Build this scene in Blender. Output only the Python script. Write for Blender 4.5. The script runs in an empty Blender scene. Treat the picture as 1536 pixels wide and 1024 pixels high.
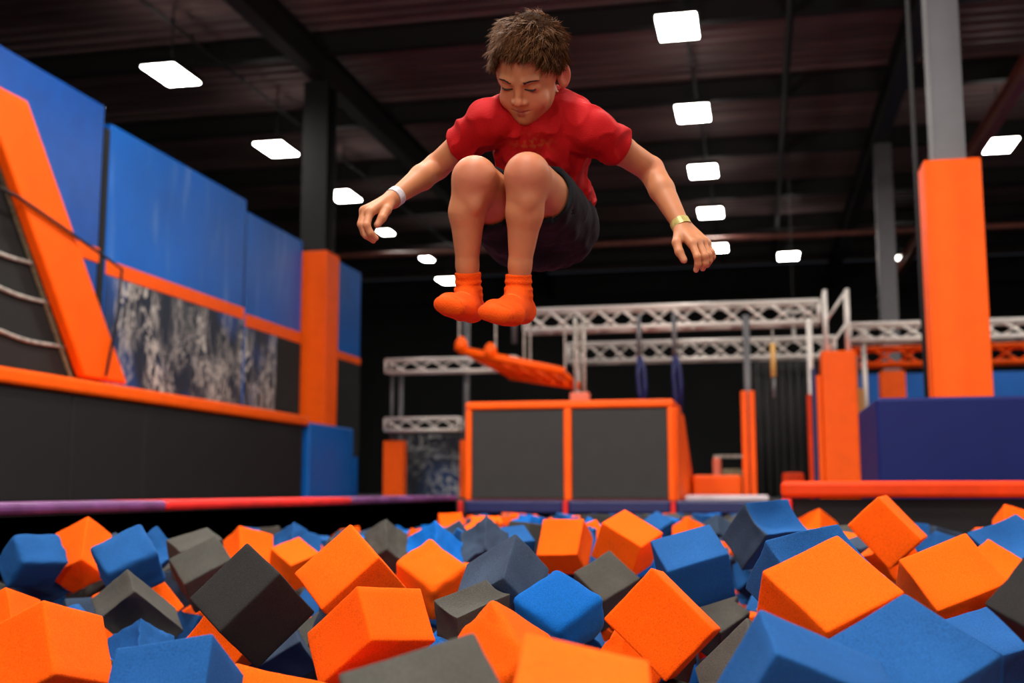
import bpy, bmesh, math, random
LAMP_E = 42.0
FACE_FILL = 260.0
ROW_AND_FILL_LAMPS = [(-.8, 6.6, 330), (-.8, 3.3, 240), (-.8, 0.2, 260), (-.8, -3.0, 230), (-.8, -6.2, 230), (-3.7, 8.6, 170), (-3.7, 4.6, 150), (-7.4, 3.3, 160), (5.8, 3.3, 240), (5.8, 0.2, 220), (5.8, 8.0, 180), (6.2, 12.0, 230), (7.0, 16.5, 230)]
import numpy as np
from mathutils import Vector, Matrix, Quaternion, noise as mnoise

scene = bpy.context.scene
COL = scene.collection

# ------------------------------------------------------------------ camera
FPX = 1700.0                      # focal length in pixels of the 1536 wide frame
CAM_Z = 0.10                      # lens height over the deck (deck = 0)
PITCH = math.atan2(223.0, FPX)
YAW = math.atan(372.0 / FPX * math.cos(PITCH))
_fw = np.array([-math.sin(YAW) * math.cos(PITCH), math.cos(YAW) * math.cos(PITCH), math.sin(PITCH)])
_rt = np.array([math.cos(YAW), math.sin(YAW), 0.0])
_up = np.array([math.sin(YAW) * math.sin(PITCH), -math.cos(YAW) * math.sin(PITCH), math.cos(PITCH)])
_o = np.array([0.0, 0.0, CAM_Z])


def at(px, py, d):
    """world point seen at a pixel of the photograph, d metres deep"""
    return _o + d * (_fw + _rt * (px - 768) / FPX - _up * (py - 512) / FPX)


cam_data = bpy.data.cameras.new('camera')
cam_data.sensor_width = 36.0
cam_data.lens = 36.0 * FPX / 1536.0
cam_data.clip_start = 0.05
cam_data.clip_end = 200.0
cam_data.dof.use_dof = True
cam_data.dof.focus_distance = 2.42
cam_data.dof.aperture_fstop = 2.9
cam = bpy.data.objects.new('camera', cam_data)
COL.objects.link(cam)
cam.location = (0, 0, CAM_Z)
cam.rotation_euler = (math.pi / 2 + PITCH, 0, YAW)
scene.camera = cam


# ------------------------------------------------------------------ helpers
def lin(r, g, b):
    def f(c):
        c /= 255.0
        return c / 12.92 if c <= 0.04045 else ((c + 0.055) / 1.055) ** 2.4
    return (f(r), f(g), f(b), 1.0)


class MB:
    """collects shapes and links them as ONE mesh object"""

    def __init__(self):
        self.v, self.f = [], []

    def add(self, verts, faces):
        b = len(self.v)
        self.v += [tuple(p) for p in verts]
        self.f += [tuple(b + i for i in f) for f in faces]
        return self

    def box(self, x0, x1, y0, y1, z0, z1):
        vs = [(x, y, z) for x in (x0, x1) for y in (y0, y1) for z in (z0, z1)]
        return self.add(vs, [(0, 1, 3, 2), (4, 6, 7, 5), (0, 4, 5, 1), (2, 3, 7, 6), (0, 2, 6, 4), (1, 5, 7, 3)])

    def prism_x(self, poly, x0, x1):
        """polygon in (y, z) extruded along x"""
        n = len(poly)
        vs = [(x0, y, z) for y, z in poly] + [(x1, y, z) for y, z in poly]
        fs = [tuple(range(n)), tuple(range(2 * n - 1, n - 1, -1))]
        fs += [(i, i + n, (i + 1) % n + n, (i + 1) % n) for i in range(n)]
        return self.add(vs, fs)

    def tube(self, pts, r, n=8, cap=True):
        pts = [Vector(p) for p in pts]
        m = len(pts)
        rs = r if isinstance(r, (list, tuple)) else [r] * m
        vs, up = [], None
        for i, p in enumerate(pts):
            t = (pts[min(i + 1, m - 1)] - pts[max(i - 1, 0)]).normalized()
            if up is None:
                up = Vector((0, 0, 1)) if abs(t.z) < .9 else Vector((1, 0, 0))
            a = t.cross(up).normalized()
            b = a.cross(t).normalized()
            up = b
            for k in range(n):
                w = 2 * math.pi * k / n
                vs.append(p + (a * math.cos(w) + b * math.sin(w)) * rs[i])
        fs = []
        for i in range(m - 1):
            for k in range(n):
                fs.append((i * n + k, i * n + (k + 1) % n, (i + 1) * n + (k + 1) % n, (i + 1) * n + k))
        if cap:
            fs += [tuple(range(n - 1, -1, -1)), tuple(range((m - 1) * n, m * n))]
        return self.add(vs, fs)

    def build(self, name, mat, parent=None, bevel=0.0, smooth=False, seg=2):
        me = bpy.data.meshes.new(name)
        me.from_pydata(self.v, [], self.f)
        bm = bmesh.new()
        bm.from_mesh(me)
        bmesh.ops.recalc_face_normals(bm, faces=bm.faces[:])
        if bevel > 0:
            bmesh.ops.bevel(bm, geom=bm.edges[:], offset=bevel, segments=seg, affect='EDGES', profile=0.5, clamp_overlap=True)
        bm.to_mesh(me)
        bm.free()
        o = bpy.data.objects.new(name, me)
        COL.objects.link(o)
        me.materials.append(mat)
        if smooth:
            for p in me.polygons:
                p.use_smooth = True
        if parent is not None:
            o.parent = parent
            o.matrix_parent_inverse = Matrix.Translation(parent.location).inverted()
        return o


def empty(name, loc=(0, 0, 0)):
    o = bpy.data.objects.new(name, None)
    COL.objects.link(o)
    o.location = loc
    o.empty_display_size = 0.1
    return o


def tag(o, label=None, cat=None, group=None, kind=None):
    if label:
        o['label'] = label
    if cat:
        o['category'] = cat
    if group:
        o['group'] = group
    if kind:
        o['kind'] = kind
    return o


# ------------------------------------------------------------------ materials
def mat(name, col, rough=0.6, metal=0.0, var=0.0, var_scale=6.0, bump=0.0, bump_scale=60.0, spec=0.5, sheen=0.0, coat=0.0, stretch=None):
    m = bpy.data.materials.new(name)
    m.use_nodes = True
    nt = m.node_tree
    bs = nt.nodes['Principled BSDF']
    bs.inputs['Base Color'].default_value = col
    bs.inputs['Roughness'].default_value = rough
    bs.inputs['Metallic'].default_value = metal
    bs.inputs['Specular IOR Level'].default_value = spec
    if sheen:
        bs.inputs['Sheen Weight'].default_value = sheen
        bs.inputs['Sheen Roughness'].default_value = 0.5
        bs.inputs['Sheen Tint'].default_value = col
    if coat:
        bs.inputs['Coat Weight'].default_value = coat
    tc = nt.nodes.new('ShaderNodeTexCoord')
    src = tc.outputs['Object']
    if stretch:
        mp = nt.nodes.new('ShaderNodeMapping')
        mp.inputs['Scale'].default_value = stretch
        nt.links.new(src, mp.inputs['Vector'])
        src = mp.outputs['Vector']
    if var > 0:
        nz = nt.nodes.new('ShaderNodeTexNoise')
        nz.inputs['Scale'].default_value = var_scale
        nz.inputs['Detail'].default_value = 5
        nt.links.new(src, nz.inputs['Vector'])
        mr = nt.nodes.new('ShaderNodeMapRange')
        mr.inputs['From Min'].default_value = 0.3
        mr.inputs['From Max'].default_value = 0.7
        mr.inputs['To Min'].default_value = 1 - var
        mr.inputs['To Max'].default_value = 1 + var
        nt.links.new(nz.outputs['Fac'], mr.inputs['Value'])
        mx = nt.nodes.new('ShaderNodeMix')
        mx.data_type = 'RGBA'
        mx.blend_type = 'MULTIPLY'
        mx.inputs['Factor'].default_value = 1
        mx.inputs['A'].default_value = col
        nt.links.new(mr.outputs['Result'], mx.inputs['B'])
        nt.links.new(mx.outputs['Result'], bs.inputs['Base Color'])
    if bump > 0:
        nb = nt.nodes.new('ShaderNodeTexNoise')
        nb.inputs['Scale'].default_value = bump_scale
        nb.inputs['Detail'].default_value = 4
        nt.links.new(src, nb.inputs['Vector'])
        bp = nt.nodes.new('ShaderNodeBump')
        bp.inputs['Strength'].default_value = bump
        bp.inputs['Distance'].default_value = 0.01
        nt.links.new(nb.outputs['Fac'], bp.inputs['Height'])
        nt.links.new(bp.outputs['Normal'], bs.inputs['Normal'])
    return m


def emit_mat(name, col, strength):
    m = bpy.data.materials.new(name)
    m.use_nodes = True
    nt = m.node_tree
    nt.nodes.remove(nt.nodes['Principled BSDF'])
    e = nt.nodes.new('ShaderNodeEmission')
    e.inputs['Color'].default_value = col
    e.inputs['Strength'].default_value = strength
    nt.links.new(e.outputs[0], nt.nodes['Material Output'].inputs[0])
    return m


def foam_mat(name, col, var=0.10):
    """open-cell foam: pores as fine bump and speckle, no gloss"""
    m = mat(name, col, rough=0.95, var=var, var_scale=7.0, bump=0.22, bump_scale=520.0, spec=0.12, sheen=0.15)
    nt = m.node_tree
    bs = nt.nodes['Principled BSDF']
    link = bs.inputs['Base Color'].links[0].from_socket
    tc = [n for n in nt.nodes if n.type == 'TEX_COORD'][0]
    nz = nt.nodes.new('ShaderNodeTexNoise')
    nz.inputs['Scale'].default_value = 330
    nz.inputs['Detail'].default_value = 2
    nt.links.new(tc.outputs['Object'], nz.inputs['Vector'])
    mr = nt.nodes.new('ShaderNodeMapRange')
    mr.inputs['From Min'].default_value = 0.3
    mr.inputs['From Max'].default_value = 0.7
    mr.inputs['To Min'].default_value = 0.8
    mr.inputs['To Max'].default_value = 1.2
    nt.links.new(nz.outputs['Fac'], mr.inputs['Value'])
    mx = nt.nodes.new('ShaderNodeMix')
    mx.data_type = 'RGBA'
    mx.blend_type = 'MULTIPLY'
    mx.inputs['Factor'].default_value = 1
    nt.links.new(link, mx.inputs['A'])
    nt.links.new(mr.outputs['Result'], mx.inputs['B'])
    nt.links.new(mx.outputs['Result'], bs.inputs['Base Color'])
    return m


M = {}
M['orange_vinyl'] = mat('orange_vinyl', lin(255, 92, 0), rough=0.5, var=0.06, bump=0.15, bump_scale=9, spec=0.22)
M['orange_dark'] = mat('orange_red_vinyl', lin(222, 58, 0), rough=0.5, var=0.1, spec=.2)
M['blue_vinyl'] = mat('blue_vinyl', lin(2, 92, 178), rough=0.45, var=0.14, var_scale=1.3, bump=0.12, bump_scale=4, spec=0.3)
M['navy_vinyl'] = mat('navy_vinyl', lin(12, 22, 82), rough=0.5, var=0.05)
M['purple_vinyl'] = mat('purple_vinyl', lin(108, 62, 116), rough=0.4, var=0.4, var_scale=5)
M['red_vinyl'] = mat('red_vinyl', lin(218, 40, 34), rough=0.45, var=0.18, spec=.3)
M['black_vinyl'] = mat('black_vinyl', lin(23, 22, 23), rough=0.65, spec=.3, var=0.08, bump=0.1, bump_scale=6)
M['grey_vinyl'] = mat('grey_vinyl', lin(50, 50, 49), rough=0.7, spec=.3, var=0.06)
M['black_steel'] = mat('black_steel', lin(13, 13, 15), rough=0.5)
M['grey_steel'] = mat('grey_steel', lin(98, 98, 102), rough=0.5, metal=0.3, var=0.06)
M['alu'] = mat('bare_aluminium', lin(224, 218, 212), rough=0.4, metal=0.25)
M['roof'] = mat('dark_roof_deck', lin(112, 92, 90), rough=0.5, var=0.4, var_scale=0.9, stretch=(0.4, 2.0, 1))
M['purlin'] = mat('dark_purlin', lin(26, 24, 24), rough=0.6)
M['girder'] = mat('reddish_girder', lin(128, 74, 62), rough=0.5, var=0.2)  # red-brown steel, base raised for the reddish light on the beam
M['red_steel'] = mat('red_steel', lin(150, 58, 42), rough=0.5)
M['dark_wall'] = mat('dark_wall', lin(20, 21, 23), rough=0.8, var=0.2, var_scale=0.8)
M['deck'] = mat('dark_deck', lin(38, 38, 42), rough=0.7, var=0.1)
M['pit'] = mat('pit_lining', lin(24, 24, 27), rough=0.8)
M['pale_mat'] = mat('pale_mat', lin(205, 192, 200), rough=0.6, var=0.1)
M['rope_dark'] = mat('black_rope', lin(22, 22, 24), rough=0.8)
M['rope_pale'] = mat('pale_rope', lin(165, 160, 152), rough=0.9, var=0.4, var_scale=18)
M['webbing'] = mat('tan_webbing', lin(118, 108, 82), rough=0.9, var=0.5, var_scale=25)
M['net'] = mat('black_net_backing', lin(17, 19, 19), rough=0.9, var=0.25, var_scale=3)
M['curtain'] = mat('black_curtain', lin(46, 46, 47), rough=0.9, var=0.2, var_scale=2)
M['tan'] = mat('tan_vinyl', lin(206, 160, 92), rough=0.5)
M['pink'] = mat('faded_orange_vinyl', lin(226, 112, 84), rough=0.5)
M['lamp'] = emit_mat('lamp_diffuser', (1.0, 0.94, 0.86, 1), LAMP_E)
M['roof_glow'] = emit_mat('roof_glow_emitter', (1.0, .93, .86, 1), 9.0)
M['lamp_dim'] = emit_mat('far_lamp', (1.0, 0.93, 0.84, 1), 9.0)
M['f_o'] = foam_mat('orange_foam', lin(252, 92, 6), 0.05)
M['f_b'] = foam_mat('blue_foam', lin(28, 78, 136), 0.10)
M['f_B'] = foam_mat('bright_blue_foam', lin(14, 98, 184), 0.10)
M['f_g'] = foam_mat('grey_foam', lin(68, 67, 63), 0.14)
M['f_k'] = foam_mat('charcoal_foam', lin(40, 39, 39), 0.10)
M['f_s'] = foam_mat('slate_foam', lin(50, 64, 84), 0.2)
# ================================================================== SETTING
def struct(name, mb, m, bevel=0.0):
    return tag(mb.build(name, m, bevel=bevel), kind='structure')


RX0, RX1, RY0, RY1, RZ = -13.0, 12.0, -9.0, 33.0, 6.55
PX0, PX1, PY0, PY1 = -2.9, 2.7, 0.35, 10.8      # foam pit
BX, BY = 0.11, 6.3                               # corner of the raised right-hand deck

f = MB()
f.box(RX0, PX0, RY0, RY1, -0.25, 0)
f.box(PX0, BX, PY1, RY1, -0.25, 0)
f.box(BX, RX1, BY + .02, RY1, -0.25, 0)
f.box(PX1, RX1, RY0, BY + .02, -0.25, 0)
f.box(PX0, PX1, RY0, PY0, -0.25, 0)
struct('floor', f, M['deck'])
struct('floor.001', MB().box(PX0 - .05, PX1 + .05, PY0 - .05, PY1 + .05, -1.1, -1.0), M['pit'])
w = MB()
w.box(PX0 - .06, PX0, PY0, PY1, -1.0, -0.005)
struct('trim_1', w, M['black_vinyl'])
struct('trim_2', MB().box(PX0, BX, PY1, PY1 + .06, -1.0, -0.13), M['navy_vinyl'])
w = MB()
w.box(BX, PX1, BY, BY + .06, -1.0, 0.055)
w.box(BX, BX + .06, BY + .06, PY1, -1.0, -0.005)
struct('trim_3', w, M['black_vinyl'])
struct('trim_4', MB().box(PX1, PX1 + .06, PY0, BY, -1.0, -0.005).box(PX0, PX1, PY0 - .06, PY0, -1.0, -0.005), M['pit'])
struct('wall_back', MB().box(RX0, RX1, RY1, RY1 + .2, 0, RZ), M['dark_wall'])
struct('wall_left', MB().box(RX0 - .2, RX0, RY0, RY1, 0, RZ), M['dark_wall'])
struct('wall_right', MB().box(RX1, RX1 + .2, RY0, RY1, 0, RZ), M['dark_wall'])
struct('wall_front', MB().box(RX0, RX1, RY0 - .2, RY0, 0, RZ), M['dark_wall'])

# corrugated roof deck, ribs running across the hall
c = MB()
ys, y = [], RY0
pr = [(0.0, 0.0), (0.11, 0.0), (0.15, 0.07), (0.26, 0.07), (0.30, 0.0)]
while y < RY1:
    for dy, dz in pr[:-1]:
        ys.append((y + dy, RZ + dz))
    y += 0.30
vs = [(RX0, a, b) for a, b in ys] + [(RX1, a, b) for a, b in ys]
n = len(ys)
c.add(vs, [(i, i + 1, i + 1 + n, i + n) for i in range(n - 1)])
struct('ceiling', c, M['roof'])
tag(MB().box(RX0, RX1, RY0, RY1, RZ + .1, RZ + .2).build('ceiling.001', M['dark_wall']), kind='structure')


def ibeam_x(mb, x0, x1, y, z, w, h, t=.018):
    mb.box(x0, x1, y - w / 2, y + w / 2, z, z + t)
    mb.box(x0, x1, y - w / 2, y + w / 2, z + h - t, z + h)
    mb.box(x0, x1, y - t / 2, y + t / 2, z + t, z + h - t)


def ibeam_y(mb, x, y0, y1, z, w, h, t=.02):
    mb.box(x - w / 2, x + w / 2, y0, y1, z, z + t)
    mb.box(x - w / 2, x + w / 2, y0, y1, z + h - t, z + h)
    mb.box(x - t / 2, x + t / 2, y0, y1, z + t, z + h - t)


yy, k = 5.2, 1
while yy < 32:
    b = MB()
    ibeam_x(b, RX0, RX1, yy, RZ - .34, .16, .33)
    struct('ceiling_purlin', b, M['purlin'])
    yy += 3.1
for gx, gm in ((-5.9, 'purlin'), (2.1, 'purlin')):
    b = MB()
    ibeam_y(b, gx, RY0, RY1, RZ - .74, .22, .46)
    struct('ceiling_girder', b, M[gm])
b = MB()
ibeam_y(b, 3.4, RY0, RY1, 5.2, .14, .26)
struct('ceiling_girder', b, M['girder'])
# conduit runs along the rows of lamps and one pipe across the far end of the hall
for gx in (-7.45, -0.8, 0.55):
    tag(MB().tube([(gx, 0, RZ - .32), (gx, 31, RZ - .32)], .025 if gx < .5 else .05, 8).build('ceiling_conduit', M['purlin'], smooth=True), kind='structure')
tag(MB().tube([(-9, 22, 4.95), (7.5, 22, 4.95)], .05, 10).build('ceiling_pipe', M['girder'], smooth=True), kind='structure')


# ------------------------------------------------------------------ ceiling lamps
def make_lamp(loc, label, w=.46, l=.72, em='lamp', hang=True):
    root = tag(empty('ceiling_light', loc), label, 'ceiling light', 'square ceiling lights of the hall')
    h = MB().box(-w / 2 - .03, w / 2 + .03, -l / 2 - .03, l / 2 + .03, .02, .09).build('housing', M['black_steel'], bevel=.01)
    h.parent = root
    d = MB().box(-w / 2, w / 2, -l / 2, l / 2, 0, .03).build('diffuser', M[em], bevel=.012)
    d.parent = root
    # unseen glowing plate added on the housing to brighten the roof
    u = MB().box(-w * .3, w * .3, -l * .3, l * .3, .091, .094).build('added_roof_glow', M['roof_glow'])
    u.parent = root
    if hang:
        r = MB().tube([(0, 0, .09), (0, 0, RZ - loc[2] - .06)], .012, 6).build('hanger', M['black_steel'])
        r.parent = root
    return root


LZ = 5.5
cl = ['brightest and largest ceiling light of the middle row, nearest the jumper', 'second ceiling light of the middle row, level with the boy face',
      'third ceiling light of the middle row, above the outstretched right-hand arm', 'fourth ceiling light of the middle row, just above the gold wristband',
      'fifth ceiling light of the middle row, half hidden behind the fingers']
for i, y in enumerate((12.9, 16.05, 19.15, 22.15, 25.5)):
    make_lamp((-.8, y, LZ), cl[i])
ll = ['large ceiling light at upper left above the blue padded wall', 'second ceiling light of the left row, left of the black column',
      'third ceiling light of the left row, just right of the black column']
for i, y in enumerate((13.05, 16.4, 19.4)):
    make_lamp((-7.42, y, LZ), ll[i])
make_lamp((-7.6, 22.4, LZ), 'ceiling light glowing behind the fingers of the hand with the white wristband', w=.26, l=.4, em='lamp')
make_lamp((-7.55, 25.3, LZ), 'small far ceiling light left of the orange socks, the higher one', w=.24, l=.4, em='lamp')
make_lamp((-7.8, 28.1, LZ), 'far ceiling light directly left of the orange sock ankles', em='lamp')
make_lamp((.8, 26.75, LZ), 'far ceiling light above the aluminium truss, right of the hand with gold wristband')
make_lamp((3.85, 18.65, LZ), 'ceiling light right of the tall grey column with the orange pad')
make_lamp((3.4, 27.5, LZ), 'tiny far ceiling light left of the tall orange column pad', w=.3, l=.4, em='lamp_dim')

# lamp rows continued out of view, plus fill lamps added at both sides
for lx, ly, pw in ROW_AND_FILL_LAMPS:
    ld = bpy.data.lights.new('hall_and_fill_lamp', 'AREA')
    ld.shape = 'RECTANGLE'
    ld.size, ld.size_y = .7, .9
    ld.energy = pw
    ld.color = (1.0, .93, .85)
    lo = bpy.data.objects.new('hall_and_fill_lamp', ld)
    COL.objects.link(lo)
    lo.location = (lx, ly, LZ)
# two unseen fill lights added behind the camera to light the boy's face
for lx in (-4.2, 2.6):
    ld = bpy.data.lights.new('added_face_fill', 'AREA')
    ld.shape = 'RECTANGLE'
    ld.size, ld.size_y = .9, .6
    ld.energy = FACE_FILL
    ld.color = (1.0, .92, .82)
    lo = bpy.data.objects.new('added_face_fill', ld)
    COL.objects.link(lo)
    lo.location = (lx, RY0 + .3, 2.7)
    lo.rotation_euler = (Vector((-.5, 2.5, .6)) - lo.location).to_track_quat('-Z', 'Y').to_euler()

# ------------------------------------------------------------------ mural material (white scribbles on dark blue)
def mural_mat(name, dark, light, blue, sx, sz, thr=.52):
    m = bpy.data.materials.new(name)
    m.use_nodes = True
    nt = m.node_tree
    bs = nt.nodes['Principled BSDF']
    bs.inputs['Roughness'].default_value = .5
    tc = nt.nodes.new('ShaderNodeTexCoord')
    mp = nt.nodes.new('ShaderNodeMapping')
    mp.inputs['Scale'].default_value = (sx, sx, sz)
    nt.links.new(tc.outputs['Object'], mp.inputs['Vector'])
    nz = nt.nodes.new('ShaderNodeTexNoise')
    nz.inputs['Scale'].default_value = 1.0
    nz.inputs['Detail'].default_value = 9
    nz.inputs['Roughness'].default_value = .62
    nz.inputs['Distortion'].default_value = 1.6
    nt.links.new(mp.outputs[0], nz.inputs['Vector'])
    # thin strokes = where the noise crosses its middle
    ab = nt.nodes.new('ShaderNodeMath'); ab.operation = 'SUBTRACT'
    ab.inputs[1].default_value = .5
    nt.links.new(nz.outputs['Fac'], ab.inputs[0])
    a2 = nt.nodes.new('ShaderNodeMath'); a2.operation = 'ABSOLUTE'
    nt.links.new(ab.outputs[0], a2.inputs[0])
    mr = nt.nodes.new('ShaderNodeMapRange')
    mr.inputs['From Min'].default_value = .0
    mr.inputs['From Max'].default_value = thr
    mr.inputs['To Min'].default_value = 1
    mr.inputs['To Max'].default_value = 0
    nt.links.new(a2.outputs[0], mr.inputs['Value'])
    # large patches
    n2 = nt.nodes.new('ShaderNodeTexNoise')
    n2.inputs['Scale'].default_value = .45
    n2.inputs['Detail'].default_value = 3
    nt.links.new(mp.outputs[0], n2.inputs['Vector'])
    r2 = nt.nodes.new('ShaderNodeMapRange')
    r2.inputs['From Min'].default_value = .38
    r2.inputs['From Max'].default_value = .58
    nt.links.new(n2.outputs['Fac'], r2.inputs['Value'])
    mul = nt.nodes.new('ShaderNodeMath'); mul.operation = 'MULTIPLY'
    nt.links.new(mr.outputs[0], mul.inputs[0]); nt.links.new(r2.outputs[0], mul.inputs[1])
    # ground: blue fading to dark in patches
    n3 = nt.nodes.new('ShaderNodeTexNoise')
    n3.inputs['Scale'].default_value = .8
    nt.links.new(tc.outputs['Object'], n3.inputs['Vector'])
    r3 = nt.nodes.new('ShaderNodeMapRange')
    r3.inputs['From Min'].default_value = .45
    r3.inputs['From Max'].default_value = .6
    nt.links.new(n3.outputs['Fac'], r3.inputs['Value'])
    g = nt.nodes.new('ShaderNodeMix'); g.data_type = 'RGBA'
    g.inputs['A'].default_value = dark; g.inputs['B'].default_value = blue
    nt.links.new(r3.outputs[0], g.inputs['Factor'])
    mx = nt.nodes.new('ShaderNodeMix'); mx.data_type = 'RGBA'
    nt.links.new(mul.outputs[0], mx.inputs['Factor'])
    nt.links.new(g.outputs['Result'], mx.inputs['A'])
    mx.inputs['B'].default_value = light
    nt.links.new(mx.outputs['Result'], bs.inputs['Base Color'])
    return m


M['mural'] = mural_mat('scribble_mural', lin(24, 34, 52), lin(214, 208, 200), lin(24, 72, 140), 6.0, 2.6, .055)
M['mural_far'] = mural_mat('far_scribble_mural', lin(22, 28, 40), lin(190, 190, 190), lin(30, 70, 120), 3.4, 3.2, .06)


def scuffed_blue():
    """blue vinyl with pale upright scuff streaks"""
    m = mat('scuffed_blue_vinyl', lin(0, 92, 184), rough=.42, var=.16, var_scale=.9, spec=.35)
    nt = m.node_tree
    bs = nt.nodes['Principled BSDF']
    link = bs.inputs['Base Color'].links[0].from_socket
    tc = [n for n in nt.nodes if n.type == 'TEX_COORD'][0]
    mp = nt.nodes.new('ShaderNodeMapping')
    mp.inputs['Scale'].default_value = (1, 5.0, .8)
    nt.links.new(tc.outputs['Object'], mp.inputs['Vector'])
    nz = nt.nodes.new('ShaderNodeTexNoise')
    nz.inputs['Scale'].default_value = 1.0
    nz.inputs['Detail'].default_value = 5
    nt.links.new(mp.outputs[0], nz.inputs['Vector'])
    mr = nt.nodes.new('ShaderNodeMapRange')
    mr.inputs['From Min'].default_value = .56
    mr.inputs['From Max'].default_value = .82
    mr.inputs['To Max'].default_value = .38
    nt.links.new(nz.outputs['Fac'], mr.inputs['Value'])
    mx = nt.nodes.new('ShaderNodeMix'); mx.data_type = 'RGBA'
    nt.links.new(mr.outputs[0], mx.inputs['Factor'])
    nt.links.new(link, mx.inputs['A'])
    mx.inputs['B'].default_value = lin(140, 176, 220)
    nt.links.new(mx.outputs['Result'], bs.inputs['Base Color'])
    return m


M['blue_scuffed'] = scuffed_blue()
M['blue_deep'] = mat('deep_blue_vinyl', lin(2, 72, 156), rough=.36, var=.1, bump=.1, bump_scale=8)
M['navy_block'] = mat('navy_block_vinyl', lin(2, 20, 86), rough=.55, spec=.25, var=.05)

# ================================================================== LEFT SIDE
WX = -5.95


def wall_panel(y0, y1, z1, s0, s1, m, label, mural=None, dark=None):
    root = tag(empty('wall_panel', (WX, (y0 + y1) / 2, 0)), label, 'padded wall panel', 'tall blue wall panels on the left')
    MB().box(WX - .12, WX, y0 + .012, y1 - .012, 0, z1).build('panel', m, root, bevel=.018)
    MB().box(WX + .001, WX + .012, y0 + .014, y1 - .014, s0, s1).build('stripe', M['orange_vinyl'], root, bevel=.004)
    if mural:
        a, b = mural
        tag(MB().box(WX + .001, WX + .008, a, b, .6, s0 - .005).build('mural', M['mural'], root), 'white scribbled mural on dark blue')
    if dark:
        a, b = dark
        MB().box(WX + .001, WX + .008, a, b, .6, s0 - .005).build('dark_patch', M['net'], root)
    return root


struct('panel_gap_fill', MB().box(WX - .1, WX - .004, 9.302, 9.398, 0, 3.5).box(WX - .1, WX - .006, 12.361, 12.379, 0, 3.4), M['net'])  # black strips added to keep the panel gaps dark
wall_panel(5.0, 9.30, 3.70, 2.19, 2.33, M['blue_deep'], 'deep blue wall panel at far left behind the slanted orange pad')
wall_panel(9.40, 12.36, 3.57, 2.11, 2.25, M['blue_scuffed'], 'wide scuffed blue wall panel with orange stripe and white scribbles', mural=(9.42, 12.34))
wall_panel(12.38, 14.1, 3.44, 2.04, 2.19, M['blue_scuffed'], 'narrower blue wall panel left of the black column', mural=(12.4, 13.3), dark=(13.3, 14.08))
wall_panel(14.95, 16.42, 3.44, 2.0, 2.11, M['blue_vinyl'], 'blue wall panel at the end, right of the black column', dark=(14.97, 16.4))

p = MB()
p.prism_x([(4.6, 2.84), (4.6, 3.25), (7.88, 3.25), (9.56, 1.085), (8.87, 1.085), (7.56, 2.84)], WX + .10, WX + .20)
tag(p.build('slanted_pad', M['orange_vinyl'], bevel=.02), 'long orange pad slanting down the blue wall at far left', 'wall pad')  # pad fixed to the wall
n_ = empty('climbing_net', (WX, 7, 0))  # net and ropes fixed flat to the wall
tag(n_, 'black net field with pale sagging ropes under the slanted orange pad', 'net')
MB().prism_x([(4.8, .9), (4.8, 2.93), (7.83, 2.93), (9.17, 1.1), (9.17, .9)], WX + .015, WX + .05).build('backing', M['net'], n_)
for (a, za), (b, zb), sag in (((4.8, 2.1), (8.5, 1.98), .03), ((4.8, 1.92), (8.7, 1.68), .04), ((4.8, 1.55), (8.85, 1.33), .04)):
    MB().tube([(WX + .068, a + (b - a) * t, za + (zb - za) * t - sag * math.sin(math.pi * t * 3) ** 2) for t in [i / 24 for i in range(25)]], .016, 6).build('rope', M['rope_pale'], n_, smooth=True)
MB().tube([(WX + .066, 7.55, 2.94), (WX + .066, 8.95, .95)], .02, 6).build('webbing', M['webbing'], n_)
tag(MB().tube([(WX + .225, 5.0, 2.62), (WX + .225, 7.8, 2.42), (WX + .225, 9.0, 2.2), (WX + .225, 9.33, 2.13), (WX + .225, 9.3, 1.7), (WX + .225, 9.15, 1.12)], .014, 6).build('hanging_cable', M['rope_dark'], smooth=True),
    'thin black cable drooping across the slanted orange pad', 'cable')

for i, (a, b) in enumerate(((5.4, 8.48), (8.48, 9.63), (9.63, 13.42))):
    tag(MB().box(-5.86, -5.6, a + .006, b - .006, 0, .90).build('low_wall_pad', M['black_vinyl'], bevel=.02),
        ['leftmost black pad of the low wall, cut by the picture edge', 'middle and narrowest black pad of the low wall', 'longest black pad of the low wall, beside the blue block'][i],
        'wall pad', 'black pads of the low wall')
tag(MB().box(-5.86, -5.55, 5.4, 13.5, .905, 1.03).build('capping_rail', M['orange_vinyl'], bevel=.03), 'orange padded rail capping the low black wall', 'padded rail')
tag(MB().box(-5.675, -5.55, 13.52, 15.1, 0, .955).build('end_block', M['blue_vinyl'], bevel=.025), 'blue padded block at the end of the low black wall', 'padded block')


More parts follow.
